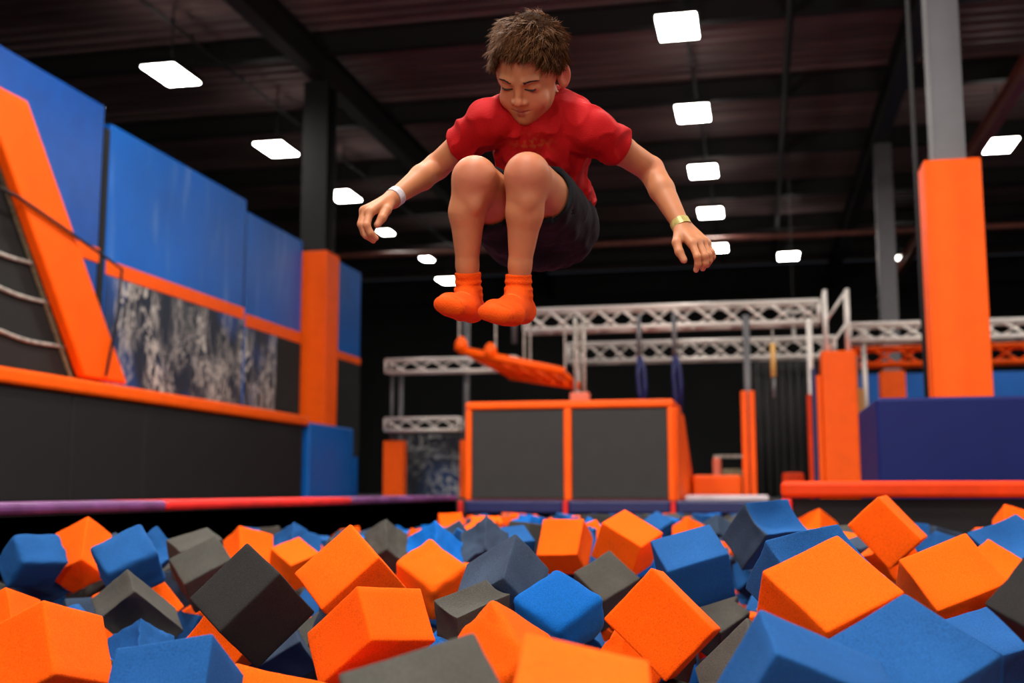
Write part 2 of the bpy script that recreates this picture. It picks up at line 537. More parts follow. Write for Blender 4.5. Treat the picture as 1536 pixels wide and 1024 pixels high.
def column(name, x, y, cw, pw, z0, z1, label, steel, back=False):
    root = tag(empty(name, (x, y, z0)), label, 'padded column')
    c_ = MB()
    t = .02
    c_.box(x - cw / 2, x + cw / 2, y - cw / 2, y - cw / 2 + t, z0, RZ - .75)
    c_.box(x - cw / 2, x + cw / 2, y + cw / 2 - t, y + cw / 2, z0, RZ - .75)
    c_.box(x - t / 2, x + t / 2, y - cw / 2 + t, y + cw / 2 - t, z0, RZ - .75)
    if steel is not M['black_steel']:
        c_.box(x - cw / 2, x + cw / 2, y - cw / 2 + t, y + cw / 2 - t, z0, RZ - .75)
    c_.build('column', steel, root)
    p_ = MB()
    e = .012
    h = pw / 2
    p_.box(x - h, x + h, y - h, y - cw / 2 - e, z0, z1)
    p_.box(x - h, x + h, y + cw / 2 + e, y + h, z0, z1)
    p_.box(x - h, x - cw / 2 - e, y - cw / 2 - e, y + cw / 2 + e, z0, z1)
    p_.box(x + cw / 2 + e, x + h, y - cw / 2 - e, y + cw / 2 + e, z0, z1)
    # lid seam of the sleeve
    p_.box(x - h, x + h, y - h, y + h, z1 - .004, z1 + .012)
    p_.build('pad', M['orange_vinyl'], root, bevel=.012)
    return root


column('padded_column', -5.93, 14.55, .36, .48, 0, 3.34, 'black steel column with tall orange pad left of the boy', M['black_steel'])
column('padded_column', 1.60, 9.72, .25, .44, 0, 2.76, 'nearest grey steel column with tall orange pad at right', M['grey_steel'])
column('padded_column', 2.14, 19.2, .27, .38, 0, 1.99, 'far grey steel column with only a stub of orange pad showing above the blue block', M['grey_steel'])

# padded coping along the left edge of the pit
for i, (a, b, m) in enumerate(((2.6, 5.2, 'purple_vinyl'), (5.2, 7.84, 'red_vinyl'), (7.84, 10.78, 'purple_vinyl'))):
    tag(MB().box(-3.25, -2.88, a + .004, b - .004, .001, .05).build('edge_pad', M[m], bevel=.018),
        ['scuffed purple edge pad along the pit at far left', 'red edge pad along the pit below the black wall', 'purple edge pad running back to the padded vault'][i], 'edge pad', 'edge pads along the left rim of the pit')
for i, (a, b) in enumerate(((-2.80, -1.84), (-1.79, -.82), (-.77, .09))):
    tag(MB().box(a, b, PY1 - .04, PY1 + .14, -.12, .004).build('edge_pad', M['navy_vinyl'], bevel=.02),
        ['navy edge pad under the left panel of the padded vault', 'navy edge pad under the right panel of the padded vault', 'navy edge pad right of the padded vault'][i], 'edge pad', 'navy edge pads at the far end of the pit')
for i, a in enumerate((-2.85, -1.815, -.795)):
    tag(MB().box(a - .022, a + .022, PY1 - .05, PY1 + .1, -.36, .0).build('edge_strap', M['red_vinyl'], bevel=.006),
        ['red strap at the left corner of the far pit edge', 'red strap in the middle of the far pit edge', 'red strap below the right end of the padded vault'][i], 'strap', 'red straps on the far pit edge')

# ================================================================== PADDED VAULT (box with orange frame)
v = tag(empty('padded_vault', (-1.82, 11.0, 0)), 'wide dark grey padded vault with orange frame behind the pit', 'vault')
VX0, VX1, VY, VZ = -2.85, -.79, 11.0, .97
b_ = MB()
b_.prism_x([(VY, .0), (VY, VZ - .08), (VY + 1.05, VZ - .1), (VY + 3.1, .0)], VX0 + .01, VX1 - .01)
b_.build('body', M['pink'], v, bevel=.01)
for a, b in ((VX0 + .062, -1.862), (-1.782, VX1 - .062)):
    MB().box(a, b, VY - .035, VY - .002, .02, VZ - .085).build('face_panel', M['grey_vinyl'], v, bevel=.008)
for a, b in ((VX0, VX0 + .06), (-1.86, -1.784), (VX1 - .06, VX1)):
    MB().box(a, b, VY - .05, VY - .002, .0, VZ - .075).build('frame_post', M['orange_vinyl'], v, bevel=.012)
MB().box(VX0, VX1, VY - .06, VY + 1.0, VZ - .075, VZ).build('top_pad', M['orange_vinyl'], v, bevel=.02)
s_ = MB().prism_x([(VY - .0, .0), (VY - .0, VZ - .075), (VY + 1.04, VZ - .09), (VY + 3.05, .0)], VX1 - .008, VX1 + .03)
s_.build('side_pad', M['orange_vinyl'], v, bevel=.012)

# ================================================================== RIGHT SIDE
r_ = tag(empty('barrier_rail', (BX, BY, 0)), 'orange padded rail with end post along the raised right deck', 'padded rail')
MB().box(BX - .0, PX1 + 1.0, BY - .07, BY + .09, .06, .148).build('rail', M['orange_dark'], r_, bevel=.022)
MB().box(BX - .002, BX + .055, BY - .065, BY - .004, -.35, .058).build('end_post', M['red_vinyl'], r_, bevel=.012)
tag(MB().box(.715, 3.4, 7.3, 8.62, 0, .665).build('landing_block', M['navy_block'], bevel=.02), 'large navy blue padded block at right below the orange column', 'padded block')
tag(MB().tube([(1.24, 9.0, RZ - .1), (1.245, 9.0, 3.0), (1.25, 9.0, .0)], .017, 8).build('hanging_rope', M['rope_dark'], smooth=True), 'thin dark rope hanging from the roof left of the orange column', 'rope')

# ------------------------------------------------------------------ trusses
def truss_x(mb, x0, x1, y, z0, z1, dep, r=.031, step=.3):
    ch = [(y, z0), (y, z1), (y + dep, z0), (y + dep, z1)]
    for yy_, zz in ch:
        mb.tube([(x0, yy_, zz), (x1, yy_, zz)], r, 8)
    n_ = max(2, int(round((x1 - x0) / step)))
    for i in range(n_):
        a, b = x0 + (x1 - x0) * i / n_, x0 + (x1 - x0) * (i + 1) / n_
        za, zb = (z1, z0)
        mb.tube([(a, y, za), (b, y, zb)], r * .62, 6)
        mb.tube([(a, y + dep, zb), (b, y + dep, za)], r * .55, 6)
        for zz in (z0, z1):
            q = (y, y + dep) if i % 2 == 0 else (y + dep, y)
            mb.tube([(a, q[0], zz), (b, q[1], zz)], r * .55, 6)
    for x_ in (x0, x1):
        for p0, p1 in (((y, z0), (y, z1)), ((y + dep, z0), (y + dep, z1)), ((y, z0), (y + dep, z0)), ((y, z1), (y + dep, z1))):
            mb.tube([(x_, p0[0], p0[1]), (x_, p1[0], p1[1])], r * .8, 6)
    return mb


def truss_z(mb, x, y, w, z0, z1, r=.024):
    for dx in (0, w):
        for dy in (0, w):
            mb.tube([(x + dx, y + dy, z0), (x + dx, y + dy, z1)], r, 8)
    n_ = max(1, int(round((z1 - z0) / .3)))
    for i in range(n_):
        a, b = z0 + (z1 - z0) * i / n_, z0 + (z1 - z0) * (i + 1) / n_
        for dy in (0, w):
            mb.tube([(x, y + dy, a), (x + w, y + dy, b)], r * .6, 6)
        for dx in (0, w):
            mb.tube([(x + dx, y, a), (x + dx, y + w, b)], r * .6, 6)
    return mb


def hung(mb, xa, xb, y, z):
    """slender legs down to the floor"""
    for x in (xa, xb):
        mb.tube([(x, y, z), (x, y, 0)], .03, 8)
    return mb


def T(name, mb, m, label, cat='truss', group=None):
    return tag(mb.build(name, m, smooth=True), label, cat, group)


T('truss', truss_x(MB(), -2.88, .76, 14.0, 2.12, 2.37, .28), M['alu'], 'nearer long aluminium truss ending beside the orange socks')
T('truss', hung(truss_x(MB(), -2.75, 1.1, 16.6, 2.0, 2.26, .28), -2.62, 1.0, 16.74, 2.2), M['alu'], 'farther long aluminium truss hanging lower behind the near one')
T('truss', truss_x(MB(), -5.06, -3.2, 15.0, 1.73, 1.90, .22, r=.022), M['alu'], 'short upper aluminium truss of the left-hand rig')
T('truss', truss_x(MB(), -5.06, -4.0, 15.0, .92, 1.08, .22, r=.022), M['alu'], 'short lower aluminium truss of the left-hand rig above the orange post pad')
T('truss', hung(truss_x(MB(), 1.14, 5.2, 14.4, 1.93, 2.12, .22), 1.3, 5.1, 14.51, 2.1), M['alu'], 'aluminium truss passing behind the tall orange column at right')
T('truss', hung(truss_x(MB(), 1.14, 5.2, 14.9, 1.68, 1.88, .22), 1.35, 5.1, 15.01, 1.8), M['orange_vinyl'], 'orange-lit truss below the aluminium one at right')  # orange light on this truss is put into its colour
tw = tag(empty('truss_tower', (.93, 13.6, 0)), 'upright aluminium truss tower wrapped in a wide orange pad', 'truss tower')
truss_z(MB(), .81, 13.64, .25, 1.70, 2.44).build('tower', M['alu'], tw, smooth=True)
MB().box(.735, 1.125, 13.5, 13.98, 0, 1.70).build('pad', M['orange_vinyl'], tw, bevel=.02)


def post(name, x, y, w, z0, z1, m, label, pads=()):
    root = tag(empty(name, (x, y, z0)), label, 'post')
    MB().tube([(x, y, z0), (x, y, z1)], w / 2, 10).build('pole', m, root, smooth=True)
    for (x0, x1, zz0, zz1, mm) in pads:
        MB().box(x0, x1, y - .09, y + .09, zz0, zz1).build('pad', M[mm], root, bevel=.012)
    return root


post('rig_post', -4.93, 15.3, .07, 0, 1.72, M['grey_steel'], 'thin steel post of the left rig standing in an orange pad', pads=((-5.15, -4.86, 0, .79, 'orange_vinyl'),))
post('rig_post', -5.06, 15.3, .05, .8, 1.72, M['grey_steel'], 'thin outer steel post at the left end of the left rig')
post('rig_post', -3.97, 15.3, .09, 0, 2.75, M['grey_steel'], 'taller steel post of the left rig beside the vault', pads=((-4.04, -3.88, 0, .79, 'orange_vinyl'),))
post('hanging_rod', -3.05, 14.2, .07, 1.98, 2.6, M['grey_steel'], 'short steel drop rod below the orange socks')
post('rig_post', -.105, 13.2, .085, 0, 2.1, M['grey_steel'], 'steel post between two slim orange pads right of the vault',
     pads=((-.185, -.112, 0, 1.22, 'orange_vinyl'), (-.098, -.03, 0, 1.22, 'orange_vinyl')))
post('rig_post', .615, 13.6, .07, 0, 2.1, M['alu'], 'steel post with navy and orange strips left of the truss tower',
     pads=((.565, .61, 0, 1.2, 'orange_dark'), (.612, .668, 0, 1.5, 'navy_vinyl'), (.67, .73, 0, 1.42, 'orange_vinyl')))
post('rig_post', 1.175, 14.1, .05, 0, 1.7, M['grey_steel'], 'steel post with tan strip right of the truss tower', pads=((1.15, 1.24, 0, 1.3, 'tan'),))

# hanging obstacle of orange rungs
h_ = tag(empty('hanging_obstacle', (-2.75, 13.2, 1.6)), 'orange hanging rungs on ropes below the orange socks', 'obstacle')
A0, A1 = Vector((-3.44, 12.9, 1.75)), Vector((-2.17, 12.9, 1.46))
B0, B1 = Vector((-2.92, 13.3, 1.47)), Vector((-2.06, 13.3, 1.33))
for a, b in ((A0, A1), (B0, B1)):
    MB().tube([a, b], .05, 8).build('rail', M['orange_vinyl'], h_, smooth=True)
for i in range(6):
    t = i / 5
    a = A0.lerp(A1, .05 + .9 * t)
    b = B0.lerp(B1, .05 + .9 * t)
    MB().tube([a, b], .042, 8).build('rung', M['orange_vinyl'], h_, smooth=True)
for q, zt in ((A0, 2.4), (A0.lerp(A1, .35), 2.1), (B0.lerp(B1, .3), 2.1), (A1, 2.1), (B1, 2.1), (A0.lerp(A1, .62), 2.1)):
    MB().tube([q, (q.x, q.y, zt)], .012, 6).build('rope', M['rope_pale'], h_)
for q in (A0.lerp(A1, .3), B0.lerp(B1, .15), A0.lerp(A1, .02)):
    MB().tube([(q.x, q.y, q.z + .16), (q.x, q.y, q.z + .1), (q.x, q.y, q.z)], [.03, .075, .085], 8).build('grip', M['orange_vinyl'], h_, smooth=True)

t_ = tag(empty('hanging_trapeze', (-1.95, 12.6, 1.1)), 'faded pink trapeze bar on two pale ropes above the vault', 'trapeze')
MB().box(-2.06, -1.84, 12.55, 12.65, 1.09, 1.19).build('bar', M['pink'], t_, bevel=.015)
for x_ in (-2.0, -1.9):
    MB().tube([(x_, 12.6, 1.19), (x_, 12.6, 2.05)], .02, 8).build('rope', M['rope_pale'], t_, smooth=True)
for i, x_ in enumerate((-1.31, -.9)):
    s = tag(empty('hanging_strap', (x_, 13.1, 1.1)), ['blue and grey hanging strap loop, left of the pair', 'blue hanging strap, right of the pair above the vault corner'][i], 'strap', 'blue straps hanging from the truss')
    MB().tube([(x_ - .02, 13.1, 2.13), (x_ - .02, 13.1, 1.62)], .028, 8).build('rope', M['grey_steel'], s, smooth=True)
    MB().tube([(x_ - .02, 13.1, 1.64), (x_ - .035, 13.1, 1.42), (x_ - .02, 13.1, 1.22 - .05 * i), (x_ + .03, 13.1, 1.02 - .06 * i), (x_ + .045, 13.1, 1.3), (x_ + .03, 13.1, 1.5), (x_ - .01, 13.1, 1.64)], .028, 8).build('loop', M['navy_vinyl'], s, smooth=True)
g_ = tag(empty('hanging_grip', (.185, 13.0, 1.2)), 'tan and orange hanging grip on a rope left of the truss tower', 'grip')
MB().tube([(.185, 13.0, 1.9), (.185, 13.0, 1.74)], .012, 6).build('rope', M['rope_pale'], g_)
MB().tube([(.185, 13.0, 1.74), (.185, 13.0, 1.36)], .032, 8).build('grip', M['tan'], g_, smooth=True)
MB().tube([(.185, 13.0, 1.36), (.185, 13.0, 1.12)], .022, 8).build('tail', M['grey_steel'], g_, smooth=True)

tag(MB().box(-.74, -.2, 13.0, 13.5, 0, .27).build('floor_block', M['orange_vinyl'], bevel=.03), 'low orange foam block between the vault and the slim post', 'floor block')
tag(MB().box(.28, .54, 14.6, 15.0, .0, .32).build('floor_block', M['orange_dark'], bevel=.03), 'small dark orange block at the foot of the black curtain', 'floor block')
tag(MB().box(-.72, .08, 11.3, 12.7, 0, .05).build('floor_mat', M['pale_mat'], bevel=.015), 'pale landing mat on the floor right of the vault', 'mat')
d_ = tag(empty('stacked_pads', (-.46, 14.3, 0)), 'blurred pinkish tan pads stacked in the dark behind the low orange block', 'pads')
MB().box(-.56, -.46, 14.2, 14.5, 0, .5).build('upright_pad', M['pink'], d_, bevel=.03)
MB().box(-.45, -.2, 14.2, 14.5, 0, .36).build('low_pad', M['webbing'], d_, bevel=.03)
MB().box(-.56, -.1, 14.55, 14.62, .5, .54).build('strap', M['rope_pale'], d_, bevel=.01)

# backdrops at the far side
cu = MB()
nn = 60
vs = []
for i in range(nn + 1):
    x_ = -.05 + 1.25 * i / nn
    y_ = 17.4 + .05 * math.sin(i * 1.15) + .02 * math.sin(i * 2.7)
    vs += [(x_, y_, 0), (x_, y_, 2.05)]
cu.add(vs, [(2 * i, 2 * i + 2, 2 * i + 3, 2 * i + 1) for i in range(nn)])
o = cu.build('curtain', M['curtain'], smooth=True)
so = o.modifiers.new('thickness', 'SOLIDIFY'); so.thickness = .01
tag(o, 'pleated black curtain hanging behind the slim orange posts', 'curtain')
tag(MB().box(-5.7, -4.3, 17.3, 17.4, 0, .98).build('mural_board', M['mural_far']), 'dark blue board with pale scribbles behind the left rig', 'mural board')
tag(MB().box(1.75, 7.5, 21.0, 21.2, 1.55, 2.15).box(1.75, 7.5, 21.02, 21.18, 0, 1.54).build('far_wall_panel', M['blue_vinyl']), 'distant blue wall panel behind the far column at right', 'wall panel')
pd = tag(empty('pendant_fitting', (.63, 19.5, 3.0)), 'small white pendant fitting above the truss at right', 'pendant')
MB().tube([(.63, 19.5, 2.6), (.63, 19.5, 3.05)], .03, 8).build('rod', M['alu'], pd)
MB().box(.42, .84, 19.4, 19.6, 3.05, 3.1).build('bracket', M['alu'], pd, bevel=.01)
MB().tube([(.63, 19.5, 3.1), (.63, 19.5, RZ - .1)], .008, 6).build('wire', M['black_steel'], pd)
# ================================================================== FOAM CUBES
# (colour, centre, turn as a quaternion, edge lengths, look, label)
CUBES = [
    ('o', (-1.288, 1.897, -.212), (-.2214, -.0450, -.9630, .1466), (.171, .167, .144), 'crisp', 'large orange foam cube at bottom left, one upright edge towards the viewer'),
    ('o', (-1.995, 2.751, -.275), (.2320, -.0071, .9563, -.1777), (.166, .157, .156), 'soft', 'orange foam cube cut by the left picture edge, behind the large orange one'),
    ('b', (-2.441, 3.510, -.139), (.4177, -.2152, -.8783, -.0887), (.132, .177, .147), 'puffy', 'dark blue foam cube at far left with a flat lit top'),
    ('o', (-2.391, 3.713, -.130), (-.1926, -.0966, -.9279, .3042), (.156, .133, .204), 'soft', 'orange foam cube peeking up behind the two blue cubes at left'),
    ('b', (-1.955, 3.299, -.131), (.2012, -.3265, -.8662, -.3203), (.159, .172, .153), 'puffy', 'bright-topped blue foam cube behind the grey roof-shaped one at left'),
    ('g', (-1.819, 3.134, -.269), (.6344, -.5036, -.0076, .5864), (.234, .141, .121), 'hollow', 'grey foam cube like a little roof, dark hollow under its ridge'),
    ('k', (-1.093, 2.358, -.150), (.2664, -.3445, .8166, .3787), (.172, .144, .168), 'crisp', 'big charcoal foam cube standing on its edge, left of the centre'),
    ('b', (-.947, 1.755, -.239), (.0837, -.0107, .9461, -.3127), (.174, .141, .139), 'crisp', 'large blurred blue foam cube at the bottom edge below the charcoal one'),
    ('o', (-.965, 2.626, -.117), (.2656, -.2866, .8335, .3906), (.179, .153, .153), 'crisp', 'tall orange foam cube just right of the charcoal one, tipped on a corner'),
    ('o', (-.790, 2.270, -.199), (.2531, .2807, .9168, -.1285), (.205, .164, .122), 'crisp', 'large orange foreground foam cube right above the dark grey one at the bottom edge'),
    ('g', (-.387, 1.338, -.193), (.2214, -.8335, .4943, .1093), (.149, .174, .161), 'crisp', 'blurred dark grey foam cube at the bottom edge in the middle'),
    ('o', (-1.013, 3.481, -.178), (.1847, -.2503, -.9001, -.3050), (.181, .155, .149), 'puffy', 'orange foam cube right of the tall tipped orange one, below the left rim'),
    ('g', (-.628, 2.492, -.175), (.0870, -.3550, -.9116, -.1879), (.098, .145, .092), 'saddle', 'small grey foam slab wedged between two orange cubes, left of the bright blue cube'),
    ('s', (-.606, 2.677, -.133), (.1523, .2469, .8358, -.4661), (.167, .133, .191), 'soft', 'slate grey-blue foam cube with a ridge towards the viewer, behind the bright blue cube'),
    ('o', (-.739, 4.374, -.116), (-.2951, .6677, .5785, .3640), (.166, .169, .150), 'soft', 'orange foam cube with a square lit top, far row, left of its orange twin'),
    ('o', (-.474, 4.144, -.093), (-.2949, .7880, .5402, -.0181), (.162, .175, .149), 'crisp', 'tilted orange foam cube of the far row below the vault right half'),
    ('b', (-.188, 3.213, -.114), (-.1267, .5519, .7814, .2622), (.159, .178, .148), 'crisp', 'blue foam cube with pale top and dark blue front, right of the middle'),
    ('g', (-.500, 3.757, -.226), (.1998, -.3374, -.8584, -.3308), (.158, .162, .161), 'soft', 'flat-lying grey foam cube between the bright blue one and the pale-topped blue one'),
    ('B', (-.443, 2.534, -.174), (.1127, -.3107, -.8937, -.3033), (.154, .144, .107), 'puffy', 'bright blue foam cube lying face up in the middle of the pit'),
    ('o', (-.449, 2.133, -.226), (.3619, .1612, .8502, -.3468), (.117, .186, .191), 'puffy', 'orange foam cube with a soft ridge, right of the dark grey front cube'),
    ('o', (-.201, 1.221, -.159), (-.4022, -.4612, -.6564, .4412), (.147, .144, .152), 'crisp', 'blurred orange foam cube at the bottom edge right of the middle'),
    ('o', (-.199, 2.371, -.169), (-.2776, .2757, -.6862, -.6132), (.143, .173, .168), 'crisp', 'large orange foam cube standing on a corner, diamond face to the viewer'),
    ('o', (.116, 2.194, -.109), (.1978, -.3885, -.8532, -.2864), (.175, .188, .126), 'crisp', 'largest orange foam cube at right with a wide lit top'),
    ('b', (.052, 1.734, -.202), (-.3335, -.3806, -.7480, .4294), (.165, .206, .122), 'crisp', 'blurred blue foam cube at the bottom right with a dark hollow side'),
    ('b', (.218, 1.910, -.187), (.1076, -.4100, -.8610, -.2811), (.194, .193, .110), 'crisp', 'large blurred blue foam cube below the largest orange one at right'),
    ('b', (.530, 2.900, -.276), (.0906, -.4696, -.8634, -.1607), (.204, .159, .124), 'soft', 'lighter blue foam cube at the right picture edge under the black one'),
    ('o', (.468, 3.120, -.138), (-.2253, .4755, .7701, .3606), (.176, .201, .118), 'crisp', 'dark-sided orange foam cube between the largest orange and the black one at right'),
    ('k', (.472, 1.915, -.086), (-.2092, .8870, .1487, .3839), (.166, .158, .162), 'soft', 'black foam cube cut by the right picture edge'),
    ('o', (.395, 3.834, -.029), (.3439, -.1693, .6746, .6308), (.139, .185, .164), 'crisp', 'orange foam diamond below the orange rail at right'),
    ('o', (.289, 6.247, -.123), (-.0915, -.3243, -.8730, .3525), (.156, .158, .172), 'soft', 'small orange foam corner below the left end of the orange rail'),
    ('b', (.011, 3.596, -.035), (.3466, -.3679, -.8437, -.1808), (.133, .184, .173), 'saddle', 'blue foam cube with a grey left side, tallest blue peak below the pale mat'),
    ('b', (.106, 2.446, -.088), (-.2846, .3717, .8543, .2260), (.166, .203, .146), 'saddle', 'long blue foam cube running behind the largest orange one'),
    ('b', (.794, 3.959, -.131), (-.0961, .4728, .8403, .2473), (.208, .212, .210), 'saddle', 'blue foam cube at the right edge behind the orange one'),
    ('o', (1.186, 5.885, -.090), (.1200, .5985, .7316, -.3037), (.156, .168, .162), 'soft', 'far orange foam cube at the right picture edge under the rail'),
    ('b', (.809, 5.609, -.194), (-.1202, -.5242, -.7975, .2733), (.143, .143, .146), 'soft', 'small far blue foam cube right of the orange diamond below the rail'),
    ('g', (-.142, 3.732, -.327), (.1756, -.3164, -.8858, -.2905), (.140, .141, .145), 'soft', 'grey foam cube right of the orange corner-standing one'),
    ('g', (-1.863, 3.637, -.184), (.1820, -.3439, -.8562, -.3399), (.147, .179, .157), 'soft', 'grey foam cube behind the left shoulder of the charcoal one'),
    ('g', (-1.992, 3.822, -.147), (-.0630, .3586, .9149, .1741), (.160, .164, .161), 'soft', 'farther of two grey foam cubes behind the charcoal one'),
    ('B', (-3.230, 5.902, -.206), (.1858, .0623, .9175, -.3460), (.137, .134, .163), 'soft', 'small bright blue foam peak right of the bright-topped blue cube at left'),
    ('b', (-2.437, 4.274, -.162), (.4059, .0126, -.8786, -.2512), (.144, .146, .144), 'torn', 'blue foam corner squeezed between the bright-topped blue cube and the grey pair'),
    ('o', (-2.160, 4.602, -.170), (.2189, .2847, .9091, -.2110), (.149, .173, .163), 'soft', 'orange foam cube behind the peak of the charcoal one, darker left face'),
    ('o', (-1.943, 4.582, -.214), (.2031, -.2348, -.9273, -.2092), (.150, .152, .152), 'soft', 'orange foam cube between the charcoal one and the tall tipped orange one'),
    ('b', (-2.033, 4.825, -.170), (.1840, .2353, .9122, -.2805), (.144, .177, .165), 'torn', 'blue foam peak under the red edge pad, left of the tall tipped orange cube'),
    ('g', (-1.657, 4.957, -.163), (-.2012, -.1966, -.8997, .3339), (.145, .151, .193), 'torn', 'grey foam lump under the left rim right of the tall tipped orange cube'),
    ('B', (-1.146, 3.985, -.145), (-.1830, -.1902, -.9027, .3398), (.136, .163, .191), 'torn', 'bright blue foam cube in front of the left end of the dark vault'),
    ('s', (-1.068, 4.424, -.137), (.1991, .2449, .8734, -.3709), (.149, .145, .197), 'torn', 'slate foam cube below the left corner of the vault'),
    ('b', (-1.686, 2.932, -.367), (-.2205, -.1272, -.9264, .2776), (.125, .145, .156), 'torn', 'blue foam corner showing through the hollow of the grey roof-shaped cube'),
    ('b', (-2.556, 3.767, -.194), (-.5255, .0919, .3040, .7893), (.159, .160, .163), 'soft', 'dark blue foam cube under the flat-topped blue one at far left'),
    ('s', (-1.321, 3.037, -.337), (.6948, -.0004, -.4338, -.5736), (.150, .128, .150), 'soft', 'slate foam wedge between the charcoal cube and the orange foreground cube'),
    ('o', (-.866, 1.936, -.318), (.2783, .3506, .8460, -.2897), (.155, .188, .137), 'saddle', 'blurred orange foam edge at the bottom between the blue and dark grey front cubes'),
    ('g', (-.028, 2.563, -.319), (.2692, .3035, .8095, -.4245), (.180, .146, .195), 'soft', 'dark grey foam cube in the gap right of the corner-standing orange one'),
    ('b', (-.625, 7.142, -.141), (.1315, -.2801, -.9114, -.2712), (.145, .145, .144), 'soft', 'small far blue foam cube below the right corner of the vault'),
    ('o', (-.417, 6.802, -.167), (-.1257, -.3701, -.8774, .2780), (.139, .143, .152), 'soft', 'small far orange foam cube just behind the pale-topped blue cube'),
    ('s', (-.267, 7.281, -.162), (-.1465, -.3206, -.8878, .2959), (.138, .141, .155), 'soft', 'small far slate foam cube left of the tall grey-sided blue peak'),
    ('b', (-.085, 6.116, -.358), (.5047, -.0048, -.3996, -.7652), (.138, .120, .142), 'soft', 'little blue foam corner beside the left side of the largest orange cube'),
    ('o', (.695, 3.765, -.165), (.1224, -.3927, -.8336, -.3687), (.156, .128, .149), 'soft', 'orange foam sliver behind the upper right edge of the orange cube near the black one'),
    ('o', (-1.266, 2.637, -.243), (-.3128, .5904, -.7007, .2501), (.145, .159, .142), 'soft', 'partly hidden orange foam cube behind the big charcoal cube'),
    ('o', (-.292, 2.554, -.289), (.8381, -.1334, -.4589, .2631), (.146, .141, .147), 'torn', 'partly hidden orange foam cube left of the corner-standing orange cube'),
    ('o', (-1.964, 3.456, -.282), (.0530, .5201, -.6358, -.5678), (.134, .141, .145), 'soft', 'small orange foam cube behind the grey roof-shaped cube'),
    ('b', (-1.046, 4.818, -.154), (-.6766, -.3546, .6447, -.0301), (.157, .147, .156), 'soft', 'small blue foam cube behind and right of the slate cube below the vault corner'),
    ('b', (-1.919, 3.639, -.400), (.0947, -.1632, -.9548, .2298), (.147, .134, .142), 'torn', 'small blue foam cube behind and right of the grey roof-shaped cube'),
    ('o', (-1.991, 7.265, -.149), (-.0958, -.2068, .8607, .4552), (.160, .153, .153), 'soft', 'small orange foam cube behind and left of the slate cube below the vault corner'),
    ('g', (-1.017, 5.023, -.111), (-.1816, -.2465, -.7170, -.6262), (.141, .136, .134), 'soft', 'small grey foam cube behind and left of the square-topped orange cube of the far row'),
    ('g', (-.235, 3.067, -.293), (.1699, -.6304, .6704, .3525), (.131, .137, .134), 'torn', 'small grey foam cube behind the corner-standing orange cube'),
    ('s', (-2.301, 3.612, -.372), (-.0925, -.8957, .3394, -.2719), (.159, .150, .159), 'soft', 'small slate foam cube behind and left of the grey roof-shaped cube'),
    ('s', (-2.145, 3.999, -.276), (.0182, .9874, .1295, .0889), (.155, .149, .165), 'soft', 'small slate foam cube behind and left of the grey cube behind the charcoal one'),
    ('o', (.416, 4.024, -.147), (.7712, .4363, .4164, -.2037), (.157, .145, .157), 'torn', 'small orange foam cube behind the orange diamond below the rail'),
    ('g', (-.856, 6.168, -.111), (-.6251, -.3302, -.6051, .3662), (.162, .166, .169), 'soft', 'small grey foam cube behind and left of the tilted orange cube of the far row'),
    ('b', (-1.448, 3.793, -.273), (.5088, .0411, -.5525, -.6590), (.159, .164, .170), 'soft', 'small blue foam cube behind the tall tipped orange cube'),
    ('g', (-1.338, 3.361, -.397), (-.0673, -.3234, .3609, .8722), (.167, .157, .163), 'torn', 'small grey foam cube behind and left of the orange foreground cube left of the middle'),
    ('s', (-1.363, 4.972, -.146), (.9442, .1147, -.2592, -.1676), (.145, .158, .154), 'soft', 'small slate foam cube behind the bright blue cube before the vault'),
    ('B', (-1.262, 6.162, -.155), (-.6312, .0740, -.6282, .4488), (.169, .158, .151), 'soft', 'small bright blue foam cube behind and right of the slate cube below the vault corner'),
    ('g', (-2.380, 3.910, -.234), (.9293, -.2377, -.2128, -.1861), (.140, .137, .136), 'torn', 'small grey foam cube behind the bright-topped blue cube at left'),
    ('s', (.853, 5.925, -.159), (.9780, -.0059, .1255, .1666), (.148, .145, .149), 'soft', 'small slate foam cube behind and right of the orange diamond below the rail'),
    ('b', (.706, 5.854, -.150), (.6527, .2770, .4764, -.5199), (.154, .141, .150), 'soft', 'small blue foam cube behind and right of the orange diamond below the rail'),
    ('o', (-1.385, 5.759, -.113), (.9815, .1029, .0154, .1607), (.157, .152, .141), 'torn', 'small orange foam cube behind the slate cube below the vault corner'),
    ('g', (-2.713, 6.032, -.186), (.1025, .9864, .1137, .0606), (.153, .133, .144), 'soft', 'small grey foam cube behind and right of the orange cube behind the charcoal peak'),
    ('b', (-.346, 7.531, -.137), (.1432, .6543, .1661, -.7237), (.165, .169, .151), 'soft', 'small blue foam cube behind and left of the tallest blue peak'),
    ('s', (-1.037, 2.811, -.229), (-.5025, .3946, .4809, -.6005), (.152, .155, .152), 'torn', 'small slate foam cube behind the orange foreground cube left of the middle'),
    ('o', (-.800, 5.321, -.152), (-.4556, .3214, -.0002, -.8302), (.161, .154, .143), 'soft', 'small orange foam cube behind and right of the square-topped orange cube of the far row'),
    ('o', (-1.264, 5.168, -.122), (.9333, .2089, -.0366, -.2898), (.144, .141, .140), 'soft', 'small orange foam cube behind and right of the bright blue cube before the vault'),
    ('b', (-.497, 2.867, -.248), (.1428, -.2529, .4540, .8423), (.154, .151, .159), 'torn', 'small blue foam cube behind the bright blue cube in the middle'),
    ('b', (-1.130, 6.738, -.138), (-.3855, -.4065, -.5682, .6028), (.168, .175, .158), 'soft', 'small blue foam cube behind the square-topped orange cube of the far row'),
    ('b', (-1.239, 4.721, -.157), (.4144, .2584, .6622, -.5683), (.145, .148, .146), 'soft', 'small blue foam cube left of the slate cube below the vault corner'),
